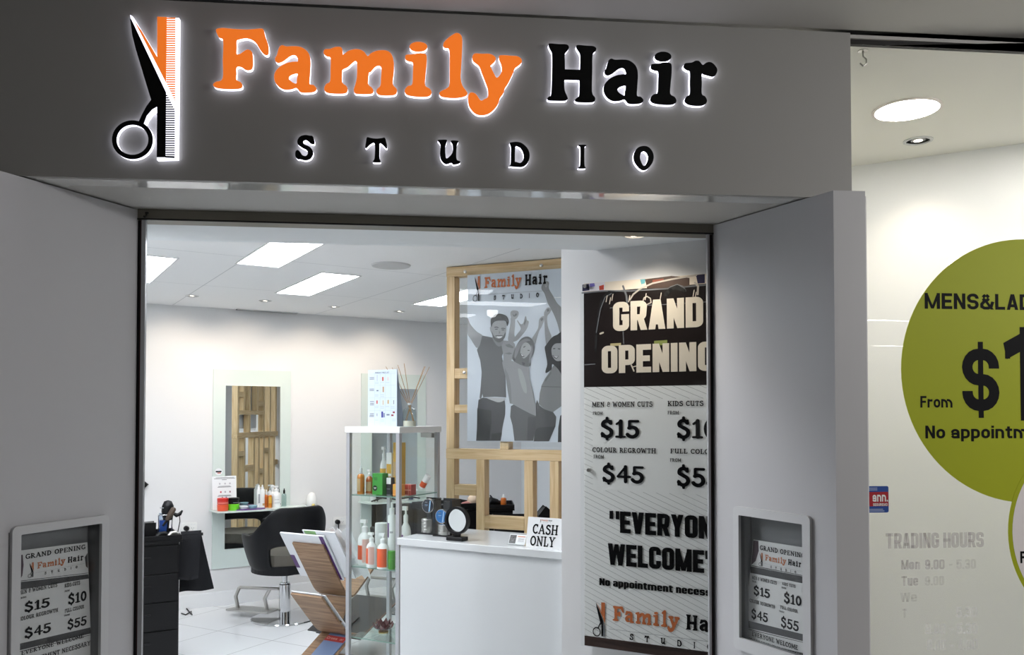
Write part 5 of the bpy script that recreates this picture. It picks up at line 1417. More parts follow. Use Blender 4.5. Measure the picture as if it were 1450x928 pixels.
put_bottle('short amber bottle with a white pump beside the green carton', 523.2, 10.5, 665.5, .12, Z1, M_amber2, M_bwhite, 'pump', [(M_tan, .1, .5, 240, 330)], G1)
gc = put_carton('green carton with a black round emblem on the top cabinet shelf', 538.5, 17.5, 670.5, .11, Z1, M_lgreen, [(mat('carton_green_text', (30, 90, 34), .5), .76, .80, .15, .5), (mat('carton_green_text', (30, 90, 34), .5), .68, .72, .2, .5)], .055, group=G1)
em = MB(); hh = zpx(538.5, 670.5, .11) - Z1; ww_ = size(538.5, 17.5, .11)
em.flat(ellipse(-ww_ * .22, hh * .30, ww_ * .22, ww_ * .22, 24), -.055 / 2 - .0008, M_ink); em.rect(-ww_ * .36, -ww_ * .08, hh * .31, hh * .335, -.055 / 2 - .0012, M_whitep); em.rect(-ww_ * .32, -ww_ * .12, hh * .26, hh * .28, -.055 / 2 - .0012, M_whitep)
em.build('emblem', gc)
put_bottle('white pump bottle with a golden floral label behind the green carton', 543.4, 10.5, 633, .24, Z1, M_bwhite, M_bwhite, 'pump', [(M_tan, .02, .28, 180, 360), (M_gold, .30, .52, 200, 340)], G1)
put_carton('white carton with golden floral print behind the green carton', 553.6, 9, 641.5, .22, Z1, M_bwhite, [(M_tan, .05, .42, .05, .95), (M_gold, .48, .72, .05, .95)], .04, group=G1)
put_carton('small black and white carton right of the green one', 553, 8, 676.5, .13, Z1, mat('carton_black', (34, 34, 40), .4), [(M_bwhite, .62, .99, 0.02, .98), (M_grey, .3, .36, .1, .8)], .035, group=G1)
put_carton('tall golden carton standing by the front corner post', 565.4, 14.5, 627, .20, Z1, M_gold, [(M_tan, .34, .62, .02, .98), (M_ink, .66, .672, .6, .85)], .04, group=G1)
put_carton('short orange carton in front of the tall golden one', 564.8, 15, 686, .10, Z1, M_cor, [(M_gold, .5, .9, .06, .94)], .035, group=G1)
put_carton('red carton with pale lines near the right cabinet edge', 579.5, 15, 686.3, .16, Z1, M_cred, [(mat('carton_pink_line', (222, 160, 150), .5), .45, .52, .02, .98), (mat('carton_pink_line', (222, 160, 150), .5), .02, .98, .68, .72)], .05, group=G1)
tt = bottle('product_tube', 'white tube with an orange label leaning at the right of the shelf', dc, cx_(597, .24), .24, Z1 + .034, .018, .085, M_bwhite, M_bwhite, 'jar', [(M_lor, .12, .5, 180, 360)], G1, cat='tube')
tt.rotation_euler = (0, math.radians(32), dc.a)
put_bottle('largest white pump bottle with an orange label on the middle shelf', 517, 19.5, 736.5, .105, Z2, M_bwhite, M_bwhite, 'pump', [(M_lor, .12, .44, 205, 285), (M_hatch, .06, .58, 286, 345)], G2)
put_bottle('middle sized white pump bottle with an orange label', 526.5, 15, 754.5, .046, Z2, M_bwhite, M_bwhite, 'pump', [(M_lor, .12, .56, 205, 268), (M_hatch, .1, .6, 269, 335)], G2)
put_bottle('white pump bottle with a white label framed in orange', 543, 17.5, 756, .045, Z2, M_bwhite, M_bwhite, 'pump', [(M_lor, .06, .58, 205, 338)], G2)
last = bpy.context.scene.objects[-1] if False else None
put_bottle('white jar with a wide lid stacked on the middle shelf', 540, 17, 741, .22, Z2 + .075, M_bwhite, M_bwhite, 'jar', None, G2, cat='jar')
put_bottle('lower white jar carrying another white jar', 540, 17, 757.5, .22, Z2, M_bwhite, M_bwhite, 'jar', None, G2, cat='jar')
put_bottle('tall white bottle with a purple label beside the corner post', 555.2, 11.5, 712, .14, Z2, M_bwhite, M_bwhite, 'tall', [(M_lpur, .45, .68, 200, 262), (M_lilac, .52, .55, 275, 320)], G2)
put_bottle('tall white bottle with a purple label behind the counter edge', 574.8, 14.5, 717.5, .20, Z2, M_bwhite, M_bwhite, 'pump', [(M_lpur, .18, .52, 200, 275), (M_lilac, .3, .34, 285, 330)], G2)
put_bottle('green lidded jar at the right of the middle shelf', 555, 10, 780.5, .05, Z2, M_dgreen, M_dgreen, 'jar', None, G2, cat='jar')
# lotus candle holder on the lowest shelf
M_lotus = mat('dark_red_glass', (92, 30, 34), .2, coat=.4)
ly = .18; lx = cx_(543, ly, 890)
t = thing('candle_holder', 'dark red lotus shaped candle holder on the lowest cabinet shelf', 'candle holder', dc.w(lx, ly, Z3 + .0005), dc.a)
MB().lathe([(.0001, 0), (.028, 0), (.03, .008), (.022, .012), (.0001, .012)], mat('old_gold', (170, 140, 80), .35, metal=.8), n=24).build('base', t, smooth=40)
for ring, (n_, r0_, r1_, z1_) in enumerate(((7, .016, .040, .070), (8, .022, .062, .052))):
    for k_ in range(n_):
        a = 2 * math.pi * (k_ + .5 * ring) / n_
        ca, sa = math.cos(a), math.sin(a)
        prof = [(r0_, .012, .008), (r0_ + .45 * (r1_ - r0_), .022, .020), (r0_ + .8 * (r1_ - r0_), .6 * z1_, .017), (r1_, z1_, .001)]
        g = [[(ca * r - sa * w_ * s, sa * r + ca * w_ * s, z + abs(s) * .004) for s in (-1, -.5, 0, .5, 1)] for r, z, w_ in prof]
        MB().sheet(g, M_lotus, (-.003 * ca, -.003 * sa, .002)).build('petal', t, smooth=50)

# ---- on the cabinet's top
ty = .10; p0 = dc.px(521, 600, ty); p1 = dc.px(562, 600, ty)
h_ = dc.px(541, 524, ty)[1] - ZTOP
t = thing('price_list', 'white product price list card standing on the glass cabinet', 'price list', dc.w(p0[0], ty, ZTOP + .0065), dc.a)
W_ = p1[0] - p0[0]
g = [[(x, y, z) for x in (0, W_)] for y, z in ((0, 0), (.012, h_ - .006))]
MB().sheet([[(0, 0, 0), (W_, 0, 0)], [(0, 0, h_ - .006), (W_, 0, h_ - .006)]], mat('card_paper', (196, 208, 222), .5), (0, .002, 0)).build('card', t)
MB().sheet([[(0, .07, 0), (W_, .07, 0)], [(0, .0025, h_ - .006), (W_, .0025, h_ - .006)]], mat('card_paper', (196, 208, 222), .5), (0, .002, 0)).build('back_leaf', t)
w = MB(); H_ = h_ - .006
cp_ = lambda x, y: ((x - 62) / 423 * W_, (862 - y) / 765 * H_)
def cr(x0, y0, x1, y1, m, yy=-.0005): a, b = cp_(x0, y1); c, d = cp_(x1, y0); w.rect(a, c, b, d, yy, m)
M_gl = mat('table_line', (170, 184, 200), .6)
for y in (150, 305, 475, 645): cr(75, y, 470, y + 3, M_gl)
for x in (160, 240, 315, 395): cr(x, 150, x + 3, 840, M_gl)
a, b = cp_(165, 145); c, d = cp_(372, 126); w.text('PRODUCT PRICE LIST', a, c, b, d, -.0005, M_ink, 'medium')
for x0, y0 in ((85, 195), (85, 215), (85, 350), (85, 370), (92, 520), (92, 545), (92, 565), (92, 685), (88, 705), (84, 722)): cr(x0, y0, 152, y0 + 10, M_grey)
for x0, y0, x1, y1, c_ in ((190, 165, 204, 250, (176, 184, 192)), (268, 195, 292, 248, (190, 96, 80)), (345, 195, 366, 245, (206, 190, 186)), (188, 370, 216, 386, (90, 96, 110)), (276, 325, 298, 400, (176, 142, 110)), (186, 510, 206, 556, (196, 96, 84)), (278, 510, 290, 570, (200, 170, 110)), (348, 505, 370, 558, (190, 160, 110)), (434, 510, 444, 562, (120, 124, 132)), (190, 685, 204, 722, (150, 156, 166)), (260, 660, 286, 742, (44, 44, 130)), (292, 680, 308, 740, (90, 94, 130)), (335, 694, 380, 714, (110, 118, 136)), (425, 660, 456, 684, (130, 40, 50)), (403, 700, 438, 722, (140, 44, 52))):
    cr(x0, y0, x1, y1, mat('price_list_print_%d_%d_%d' % c_, c_, .5))
for x0, y0 in ((165, 262), (165, 280), (247, 265), (322, 268), (165, 430), (165, 448), (247, 430), (250, 455), (165, 585), (165, 605), (248, 590), (248, 612), (322, 590), (398, 590), (400, 612), (165, 772), (248, 770), (250, 790), (415, 760), (415, 780)): cr(x0, y0, x0 + 52, y0 + 7, M_gl)
w.build('print', t)
# reed diffuser
ty = .16; p0 = dc.px(580, 597, ty); rb = size(580, 19.5, ty) / 2
zz = lambda py: dc.px(580, py, ty)[1] - ZTOP - .006
t = thing('reed_diffuser', 'clear glass reed diffuser with fanned wooden reeds on the glass cabinet', 'reed diffuser', dc.w(p0[0], ty, ZTOP + .0065), dc.a)
M_dg = glass('diffuser_glass', (236, 242, 242), 1.5)
hb = zz(577.5)
MB().lathe([(.0001, 0), (rb, 0), (rb, hb * .72), (rb * .9, hb * .9), (rb * .32, hb), (rb * .30, zz(571.5)), (rb * .36, zz(571))], M_dg, n=32).build('bottle', t, smooth=45)
MB().lathe([(.0001, .002), (rb * .93, .002), (rb * .93, hb * .3), (.0001, hb * .3)], mat('diffuser_oil', (222, 214, 196), .1), n=28).build('oil', t, smooth=45)
MB().lathe([(rb * .34, zz(574)), (rb * .34, zz(571)), (rb * .2, zz(571))], M_clearp, n=20).build('collar', t, smooth=45)
M_reed = wood('reed_wood', (196, 158, 112), (150, 112, 74), 8, 'Z'); 
def dpx(x, y): return dc.px(515 + x / 10.31, 515 + y / 10.31, ty)
bx_, bz_ = p0[0], ZTOP + .0065
for n_, (x, y) in enumerate(((355, 50), (415, 60), (480, 50), (530, 25), (590, 0), (870, 40), (915, 45), (960, 50))):
    e = dpx(x, y); s = dpx(640 + n_ * 9, 575); f = dpx(600 + (7 - n_) * 20, 815) 
    e = (e[0] - bx_, e[1] - bz_); s = (s[0] - bx_, s[1] - bz_)
    k_ = (s[0] - e[0]) / (s[1] - e[1]); bot_ = (s[0] - k_ * (s[1] - .01), .01)
    bx2 = max(-rb * .85, min(rb * .85, bot_[0]))
    MB().tube([(e[0], (n_ % 3 - 1) * .02, e[1]), (s[0], (n_ % 3 - 1) * .003, s[1]), (bx2, -(n_ % 3 - 1) * .008, .006)], .0016, M_reed, 6).build('reed', t)

# ------------------------------------------------------------------ on the reception counter
CZ = 1.0
def cpx(px, y, py=760): return cf.px(px, py, y)[0]
def czp(px, py, y): return cf.px(px, py, y)[1]
def csize(px, w_, y): return w_ * cf.w(cpx(px, y), y, 0).y / FPX
M_tin = mat('tin_silver', (205, 203, 198), .22, metal=.9)
M_holderb = mat('holder_black', (20, 21, 24), .25)
def tin_holder(label, px0, px1, top, y, n_tins, face, lab_c, tz):
    x0, x1 = cpx(px0, y), cpx(px1, y); w_ = x1 - x0; h = czp(px0, top, y) - CZ
    t = thing('tin_holder', label, 'tin holder', cf.w(x0, y, CZ + .0005), cf.a, 'acrylic tin holders on the counter')
    d = w_ * .95
    b = MB().box(0, w_, d, d + .004, 0, h, M_holderb); b.box(0, w_, 0, d, 0, .006, M_holderb); b.box(w_ - .003, w_, .02, d, 0.006, h, M_holderb)
    b.build('back', t)
    b = MB().box(0, .003, 0, d, .007, h, M_acrylic); b.box(.003, w_ - .004, 0, .003, .007, h * .98, M_acrylic); b.build('acrylic_front', t)
    r = w_ * .42; th = .0165
    for k_ in range(n_tins):
        z = .0085 + k_ * (th + .0004)
        o = MB().lathe([(.0001, 0), (r, 0), (r, th * .45), (r * 1.02, th * .5), (r * 1.02, th * .92), (r * .98, th), (.0001, th)], M_tin, n=32).build('hair_wax_tin', smooth=40, loc=cf.w(x0 + w_ * .5, y + d * .5, CZ + z), ang=cf.a)
        tag(o, 'silver wax tin in the flat stack of the %s holder' % lab_c, 'tin', 'stacked wax tins in the %s holder' % lab_c)
    # one tin stands upright showing its lid
    cxn, czn = cf.px(*tz, y + .02)
    tt = thing('hair_wax_tin', 'wax tin standing upright with a round %s lid facing out' % lab_c, 'tin', cf.w(cxn, y + .035, czn), cf.a)
    rr = csize(tz[0], 20, y) / 2
    def yl(prof, m, n=36):
        b = MB().lathe(prof, m, n=n); b.v = [(v[0], v[2], v[1]) for v in b.v]; return b
    yl([(.0001, 0), (rr, 0), (rr, .018), (.0001, .018)], M_tin).build('tin_body', tt, smooth=40)
    b = MB().flat(ellipse(0, 0, rr * .93, rr * .93, 40), -.0006, face)
    b.flat([(rr * .35, rr * .8), (rr * .52, rr * .72), (rr * .34, -rr * .78), (rr * .12, -rr * .85)], -.0009, mat('lid_pale_blue', (150, 190, 225), .4))
    b.rect(-rr * .5, -rr * .08, rr * .42, rr * .56, -.0009, M_grey); b.rect(-rr * .5, rr * .02, rr * .08, rr * .14, -.0009, mat('lid_pale_blue', (150, 190, 225), .4)); b.rect(-rr * .5, -rr * .1, -rr * .1, -rr * .05, -.0009, M_grey)
    b.build('lid_label', tt)
tin_holder('clear and black holder of wax tins with a dark blue lid on top', 590.5, 611, 706.5, .16, 4, mat('lid_navy', (26, 34, 48), .35), 'dark blue', (603.4, 717))
tin_holder('clear and black holder of wax tins with a bright blue lid on top', 612.5, 637, 708, .13, 3, mat('lid_blue', (34, 110, 178), .35), 'bright blue', (622.5, 732))
# round mirror
y = .07; mx_, mz_ = cf.px(647.3, 737.5, y); R_ = csize(647, 38.8, y) / 2
t = thing('table_mirror', 'round black framed mirror standing on the counter', 'mirror', cf.w(mx_, y, CZ + .0005), cf.a)
hc = mz_ - CZ
b = MB().prism(ellipse(0, hc, R_, R_, 56), -.010, .012, M_blackm, holes=[ellipse(0, hc, R_ * .83, R_ * .83, 56)]); b.prism(ellipse(0, hc, R_ * .83, R_ * .83, 40), .004, .011, M_blackm)
b.build('frame', t, smooth=30, bevel=.002)
MB().prism(ellipse(0, hc, R_ * .83, R_ * .83, 56), .000, .0035, M_mirror).build('mirror_glass', t)
bw = csize(647, 27, y) / 2
MB().box(-bw, bw, -.028, .028, 0, .018, M_blackm).box(-bw * .35, bw * .35, -.004, .012, .018, hc - R_ * .95, M_blackm).build('stand', t, bevel=.003)
# business cards
y = .07; x0 = cpx(719.5, y, 770); x1 = cpx(742.5, y, 770); h = czp(730, 758.5, y) - CZ; w_ = x1 - x0
t = thing('business_card_stand', 'small card stand with a photo printed card beside the cash sign', 'card stand', cf.w(x0, y, CZ + .0005), cf.a)
b = MB().sheet([[(0, 0, .004), (w_, 0, .004)], [(0, .022, h), (w_, .022, h)]], M_paper, (0, .0015, 0)); b.build('card', t)
MB().box(-.003, w_ + .003, -.012, -.009, 0, .02, M_acrylic).box(-.003, w_ + .003, -.009, .03, 0, .003, M_acrylic).build('holder', t)
b = MB()
def cs(u0, u1, v0, v1, m): 
    P_ = lambda u, v: (u * w_, .022 * v - .0006, .004 + (h - .004) * v)
    b.add([P_(u0, v0), P_(u1, v0), P_(u1, v1), P_(u0, v1)], [(0, 1, 2, 3)], m)
cs(.03, .42, .08, .95, gm(70)); cs(.08, .30, .3, .5, gm(170)); cs(.15, .4, .6, .8, gm(150)); cs(.5, .95, .78, .86, M_orange_ink)
for v in (.62, .52, .42, .3): cs(.55, .92, v, v + .035, M_grey)
b.build('print', t)
# CASH ONLY sign
y = .055; q = [cf.px(748, 732, y + .03), cf.px(795, 735.5, y + .03), cf.px(795, 779, y), cf.px(744.5, 775.6, y)]
x0 = q[3][0]; x1 = max(q[2][0], CL + .012); hT = .5 * (q[0][1] + q[1][1]) - CZ
t = thing('counter_sign', 'white folded sign reading cash only on the counter end', 'sign', cf.w(x0, y, CZ + .0005), cf.a)
w_ = x1 - x0; ins = q[0][0] - x0; zb = 0
MB().sheet([[(0, 0, 0), (w_, 0, 0)], [(ins, .03, hT), (w_ + ins * .2, .03, hT)]], M_paper, (0, .0015, 0)).build('front_leaf', t)
MB().sheet([[(0, .07, 0), (w_, .07, 0)], [(ins, .033, hT), (w_ + ins * .2, .033, hT)]], M_paper, (0, .0015, 0)).build('back_leaf', t)
def lean(b, hT=hT, d=.03, off=-.0009):
    b.v = [(v[0], d * v[2] / hT + off + v[1], v[2]) for v in b.v]; return b
ks = K(620, 620, 5.461)
def sp(x, y_): l = cf.px(*ks(x, y_), y + .015); return l[0] - x0, l[1] - CZ
b = MB()
a = sp(732, 745); c = sp(928, 680); b.text('CASH', a[0], c[0], a[1], c[1], 0, M_ink, 'slab')
a = sp(722, 834); c = sp(916, 770); b.text('ONLY', a[0], c[0], a[1], c[1], 0, M_ink, 'slab')
a = sp(780, 658); c = sp(876, 640); logo(b, a[0], c[0], a[1], c[1], 0, False)
lean(b).build('lettering', t)

# ------------------------------------------------------------------ magazine rack
rk = Frame(tuple(at_depth(485, 800, 5.34).xy) + (0,), math.radians(-28))
k5 = K(390, 740, 4.937)
def rp(x, y, xl=0.0):
    return rk.pxx(*k5(x, y), xl)
nA, nB, nC = rp(335, 160), rp(520, 560), rp(690, 320)
nD, nE, nF = rp(325, 525), rp(540, 830), rp(800, 570)
nG = rp(330, 985); nJ = rp(462, 700)
XF = rk.px(*k5(120, 155), nA[0])[0]
def ribbon(pts, hw, seg=1):
    P_ = [Vector(p) for p in pts]; L = []; R2 = []
    for i, p in enumerate(P_):
        d = (P_[min(i + 1, len(P_) - 1)] - P_[max(i - 1, 0)]).normalized(); n_ = Vector((-d.y, d.x))
        L.append(tuple(p + n_ * hw)); R2.append(tuple(p - n_ * hw))
    return L + R2[::-1]
def vee(a, b, c, r=.28, n=8):
    a, b, c = Vector(a), Vector(b), Vector(c)
    s = b + (a - b) * r; e = b + (c - b) * r
    out = [tuple(a)]
    for i in range(n + 1):
        t_ = i / n; out.append(tuple(s * (1 - t_) ** 2 + b * 2 * t_ * (1 - t_) + e * t_ ** 2))
    return out + [tuple(c)]
t = thing('magazine_rack', 'wooden zigzag magazine rack beside the glass cabinet', 'magazine rack', rk.o, rk.a)
MB().prism(ribbon(vee(nA, nB, nC), .007), XF, 0, M_oak, axis='x').build('upper_tray', t, smooth=35)
MB().prism(ribbon(vee(nD, nE, nF), .007), XF, 0, M_oak, axis='x').build('lower_tray', t, smooth=35)
eB = (nB[0], nB[1] + .03)
MB().prism(ribbon([eB, nJ], .007), XF + .001, -.001, M_oak, axis='x').build('joint_panel', t)
fy = nG[0]; ft = (nG[0] - .16, .008)
leg = vee((nE[0], nE[1] + .03), (nG[0] + .06, .012), (nE[0] + .12, .012), .25)
MB().prism(ribbon([(nE[0], nE[1] + .03), (nG[0], .02)], .007), XF + .001, -.001, M_oak, axis='x').build('leg', t)
MB().prism(ribbon([(nG[0] - .10, .008), (nE[0] + .10, .008)], .007), XF + .001, -.001, M_oak, axis='x').build('foot', t)
# magazines leaning in the trays
M_mag = mat('magazine_white', (226, 228, 232), .35); M_magp = mat('magazine_purple', (78, 40, 104), .35); M_magk = mat('magazine_black', (34, 36, 40), .3)
def on_arm(a, b, s0, s1, off, th):
    """slab along the arm a->b, from fraction s0 to s1, lifted by off, in (y, z)"""
    a, b = Vector(a), Vector(b); d = b - a; n_ = Vector((-d.y, d.x)).normalized()
    if n_.y < 0: n_ = -n_
    p, q = a + d * s0 + n_ * off, a + d * s1 + n_ * off
    return [tuple(p), tuple(q), tuple(q + n_ * th), tuple(p + n_ * th)]
def magazine(label, a, b, s0, s1, off, th, x0, x1, m, strips=(), group='magazines in the wooden rack'):
    t = thing('magazine', label, 'magazine', rk.o, rk.a, group)
    MB().prism(on_arm(a, b, s0, s1, off, th), x0, x1, m, axis='x').build('pages', t, bevel=.0008)
    for (m2, u0, u1, v0, v1, face) in strips:
        p = on_arm(a, b, s0 + (s1 - s0) * v0, s0 + (s1 - s0) * v1, off - .0006 if face == 'under' else off + th + .0006, 0)
        xa, xb = x0 + (x1 - x0) * u0, x0 + (x1 - x0) * u1
        MB().add([(xa, p[0][0], p[0][1]), (xb, p[0][0], p[0][1]), (xb, p[1][0], p[1][1]), (xa, p[1][0], p[1][1])], [(0, 1, 2, 3)], m2).build('cover_band', t)
    return t
W_ = -XF
magazine('white magazine with a purple spine band on the upper tray', nA, nB, -.13, .62, .0085, .012, XF - .085, .022, M_mag, [(M_magp, .89, .985, .0, .98, 'under'), (M_magp, .0, .1, .5, .8, 'under')])
M_pic = mat('magazine_picture_blue', (120, 150, 190), .4)
magazine('open magazine with colourful pages behind the white one', nA, nB, -.18, .6, .026, .008, XF + .10, .11, M_mag,
         [(mat('magazine_picture_green', (130, 170, 110), .4), .05, .22, .02, .3, 'top'), (M_pic, .25, .5, .02, .3, 'top'), (mat('magazine_picture_red', (190, 70, 70), .4), .52, .58, .02, .4, 'top'), (mat('magazine_picture_skin', (200, 170, 150), .4), .62, .95, .05, .5, 'top'), (mat('magazine_picture_green', (130, 170, 110), .4), .05, .4, .0, .25, 'under')])
# loose crumpled papers over the back of the upper tray
pp_ = []
random.seed(3)
a0 = Vector(nA); d0 = Vector(nB) - a0
for i in range(9):
    row = []
    for j in range(9):
        s = -.12 + i * .10
        p = a0 + d0 * s + Vector((.05 + .012 * math.sin(i * 1.9 + j) , .05 + .014 * math.sin(j * 2.3 + i * .7)))
        row.append((.03 + j * .021 + .004 * math.sin(i), p.x, p.y))
    pp_.append(row)
o = MB().sheet(pp_, M_paper, (0, .002, .002)).build('loose_paper', smooth=50, loc=rk.o, ang=rk.a)
tag(o, 'crumpled white paper sheet lying over the upper rack tray behind glass', 'paper')
magazine('thin pale magazine on the lower tray', nD, nE, -.02, .8, .0085, .008, XF - .0, -.012, M_mag)
magazine('pale magazine with a green cover edge on the lower tray', nD, nE, .02, .82, .018, .006, XF + .01, .01, M_mag, [(mat('magazine_lime', (150, 180, 70), .4), .8, 1, .3, .9, 'top')])
magazine('large black folder lying on the right arm of the rack', nE, nF, .02, 1.08, .009, .008, XF - .06, .06, M_magk, [(mat('folder_orange_edge', (140, 90, 60), .5), .985, 1, .1, .95, 'top')])
magazine('black magazine sticking out low beside the rack foot', nE, nF, .02, .5, .019, .006, XF - .13, XF + .15, M_magk, [(M_grey, .03, .12, .55, .9, 'under')])
cwt = magazine('blue crossword magazine with a red title band at the rack bottom', (nE[0], nE[1] + .03), (nG[0], .02), .03, .9, .0085, .007, -.17, -.012, mat('magazine_blue', (120, 140, 176), .4),
         [(mat('magazine_title_red', (176, 58, 56), .4), 0, 1, .09, .26, 'top')])
a_ = on_arm((nE[0], nE[1] + .03), (nG[0], .02), .03, .9, .0085 + .0085, 0)
dv = Vector(a_[1]) - Vector(a_[0])
lt = MB().text('Crossword', -.16, -.025, -.205, -.135, 0, mat('magazine_title_text', (230, 190, 180), .4), 'medium')
lt.v = [(v[0], a_[0][0] - dv.x * v[2], a_[0][1] - dv.y * v[2]) for v in lt.v]
lt.build('lettering', cwt)

# ------------------------------------------------------------------ trolleys
def trolley(label, fr, w_, d, h, group='black salon trolleys'):
    """origin at the front right foot, body runs to -w_"""
    t = thing('salon_trolley', label, 'trolley', fr.o, fr.a, group)
    MB().box(-w_ + .012, -.012, .012, d - .012, .07, h - .045, M_blackm).build('body', t, bevel=.004)
    n = 4; z0 = .085; dz = (h - .06 - z0) / n
    for k_ in range(n):
        b = MB().box(-w_ + .02, -.02, 0, .012, z0 + k_ * dz, z0 + (k_ + 1) * dz - .006, M_blackp)
        dr = b.build('drawer', t, bevel=.003)
        MB().box(-w_ * .5 - .05, -w_ * .5 + .05, -.010, -.0005, z0 + (k_ + .55) * dz, z0 + (k_ + .55) * dz + .012, M_blackm).build('handle', dr, bevel=.003)
    b = MB().prism([(-w_, -.012), (0, -.012), (0, d), (-w_, d)], h - .045, h - .03, M_blackp, axis='z')
    b.box(-w_, 0, -.012, -.004, h - .03, h, M_blackp).box(-w_, 0, d - .008, d, h - .03, h, M_blackp).box(-w_, -w_ + .008, -.004, d - .008, h - .03, h, M_blackp).box(-.008, 0, -.004, d - .008, h - .03, h, M_blackp)
    b.build('top_tray', t, bevel=.002)
    for (x, y) in ((-w_ + .05, .05), (-.05, .05), (-w_ + .05, d - .05), (-.05, d - .05)):
        b = MB().tube([(x - .012, y, .03), (x + .012, y, .03)], .03, M_blackp, 18); b.box(x - .014, x + .014, y - .012, y + .012, .03, .069, M_blackm)
        b.build('caster', t, smooth=40)
    return t
q = at_depth(257.5, 757, 5.3); t1 = Frame((q.x, q.y, 0), bk.a); T1H = q.z
trolley('black drawer trolley cut by the left door jamb', t1, .46, .36, T1H)
arm = MB().box(.002, .12, .10, .125, T1H - .03, T1H - .015, M_blackp); arm.tube([(.0, .1125, T1H - .022), (.15, .1125, T1H - .022)], .010, M_blackm, 12)
tag(arm.build('towel_rail', loc=t1.o, ang=t1.a, smooth=40), 'short black side arm on the left trolley carrying the black towel', 'arm')
# towel folded over the arm
g = []
ya = .1125
for i in range(25):
    s = i / 24
    row = []
    for j in range(13):
        u = j / 12
        if s < .5:
            f = 1 - s / .5; zz_ = T1H - .006 - f * .30; yo = -.018 - .012 * f
            xx = .012 + (.125) * u + f * (-.04 + .02 * u)
        else:
            f = (s - .5) / .5; zz_ = T1H - .006 - f * .39; yo = .018 + .02 * f
            xx = .015 + .125 * u + f * (.0 + .09 * u - .0)
        if abs(s - .5) < .03: yo = 0; zz_ = T1H + .001
        row.append((xx, ya + yo + .008 * math.sin(u * 9 + f * 1.5) * f, zz_ + .006 * math.sin(u * 7) * f))
    g.append(row)
o = MB().sheet(g, mat('black_towel', (14, 15, 20), .9, bump=.4, nscale=90), (.0, .004, .002)).build('towel', loc=t1.o, ang=t1.a, smooth=60)
tag(o, 'black towel hanging from the arm of the left trolley', 'towel')
# things on the trolley
def tpos(px, py, y): return t1.px(px, py, y)
def tsz(px, w_, y): return w_ * t1.w(tpos(px, 750, y)[0], y, 0).y / FPX
TZ = T1H - .0295
y = .06; x0, x1 = tpos(203, 750, y)[0], tpos(220.5, 750, y)[0]; zt = tpos(212, 741.5, y)[1]
o = MB().prism([(0, 0), (x1 - x0, 0), (x1 - x0, zt - TZ), (.012, zt - TZ)], 0, .09, M_blackp).build('storage_box', loc=t1.w(x0, y, TZ), ang=t1.a, bevel=.003)
tag(o, 'small black box on the left trolley beside the jamb', 'box')
# clipper stand with blue jar, dryer and brush
y = .20
jx_, jz = tpos(232, 745, y); rj = tsz(232, 13, y) / 2
zt = tpos(232, 741, y)[1]
t = thing('comb_jar', 'clear jar of blue liquid on the left trolley', 'jar', t1.w(jx_, y, TZ), t1.a)
MB().lathe([(.0001, 0), (rj * 1.2, 0), (rj * 1.2, .012), (rj, .016), (rj, zt - TZ + .06), (rj * 1.05, zt - TZ + .065)], glass('jar_glass', (220, 230, 240), 1.45), n=28).build('jar_body', t, smooth=45)
MB().lathe([(.0001, .017), (rj * .93, .017), (rj * .93, zt - TZ + .02), (.0001, zt - TZ + .02)], mat('blue_liquid', (64, 98, 170), .1), n=24).build('liquid', t, smooth=45)
zr = tpos(235, 729, y)[1]; rr = tsz(235, 19, y) / 2
t = thing('tool_stand', 'chrome wire stand holding tools on the left trolley', 'stand', t1.w(jx_ + .01, y, TZ), t1.a)
ring = [(rr * math.cos(a_ * math.pi / 12), rr * math.sin(a_ * math.pi / 12) * .8, zr - TZ) for a_ in range(25)]
MB().tube(ring, .004, M_chrome, 8).build('ring', t, smooth=60)
ring2 = [(rr * .8 * math.cos(a_ * math.pi / 12), rr * .65 * math.sin(a_ * math.pi / 12), zr - TZ + .045) for a_ in range(25)]
MB().tube(ring2, .003, M_chrome, 8).build('ring', t, smooth=60)
for sx in (-1, 1): MB().tube([(sx * rr, 0, zr - TZ), (sx * rr * .9, .01, .06), (sx * rr * 1.15, .02, 0.002)], .003, M_chrome, 8).build('leg', t, smooth=60)
xq = tpos(254, 730, y)[0] - (jx_ + .01)
MB().tube([(rr, 0, zr - TZ - .0), (xq, 0, zr - TZ + .002), (xq + .004, 0, zr - TZ - .05), (xq - .012, 0, .002)], .003, M_blackm, 8).build('arm', t, smooth=60)
zt = tpos(239, 708.5, y)[1]; zb_ = zr - .035
hd = MB().lathe([(.0001, 0), (.03, .0), (.036, .03), (.042, .06), (.038, .10), (.024, .13), (.0001, .137)], M_blackp, n=24)
hd.tube([(0, 0, .02), (-.006, -.006, -.05), (-.012, -.01, -.10)], .014, M_blackp, 12)
s_ = (zt - zb_) / .137
o = hd.build('hair_dryer', loc=t1.w(tpos(237.5, 720, y)[0], y - .005, zb_), ang=t1.a, smooth=50); o.scale = (s_, s_, s_)
tag(o, 'black hair dryer upright in the chrome stand on the left trolley', 'hair dryer')
p0, p1 = tpos(247, 719, y - .05), tpos(236.5, 737, y - .05)
t = thing('hair_brush', 'brown hair brush leaning in the chrome tool stand', 'brush', t1.w(p1[0], y - .05, p1[1]), t1.a)
dx, dz_ = p0[0] - p1[0], p0[1] - p1[1]
MB().tube([(0, 0, 0), (dx * .25, 0, dz_ * .25), (dx * .4, 0, dz_ * .4), (dx * .9, 0, dz_ * .9), (dx, 0, dz_)], [.013, .017, .019, .017, .008], mat('brush_brown', (72, 58, 46), .6), 12).build('bristle_head', t, smooth=50)
MB().tube([(0, 0, 0), (-dx * .6, 0, -dz_ * .45)], [.009, .006], M_blackm, 10).build('handle', t, smooth=50)
p0 = tpos(250, 730, y - .04)
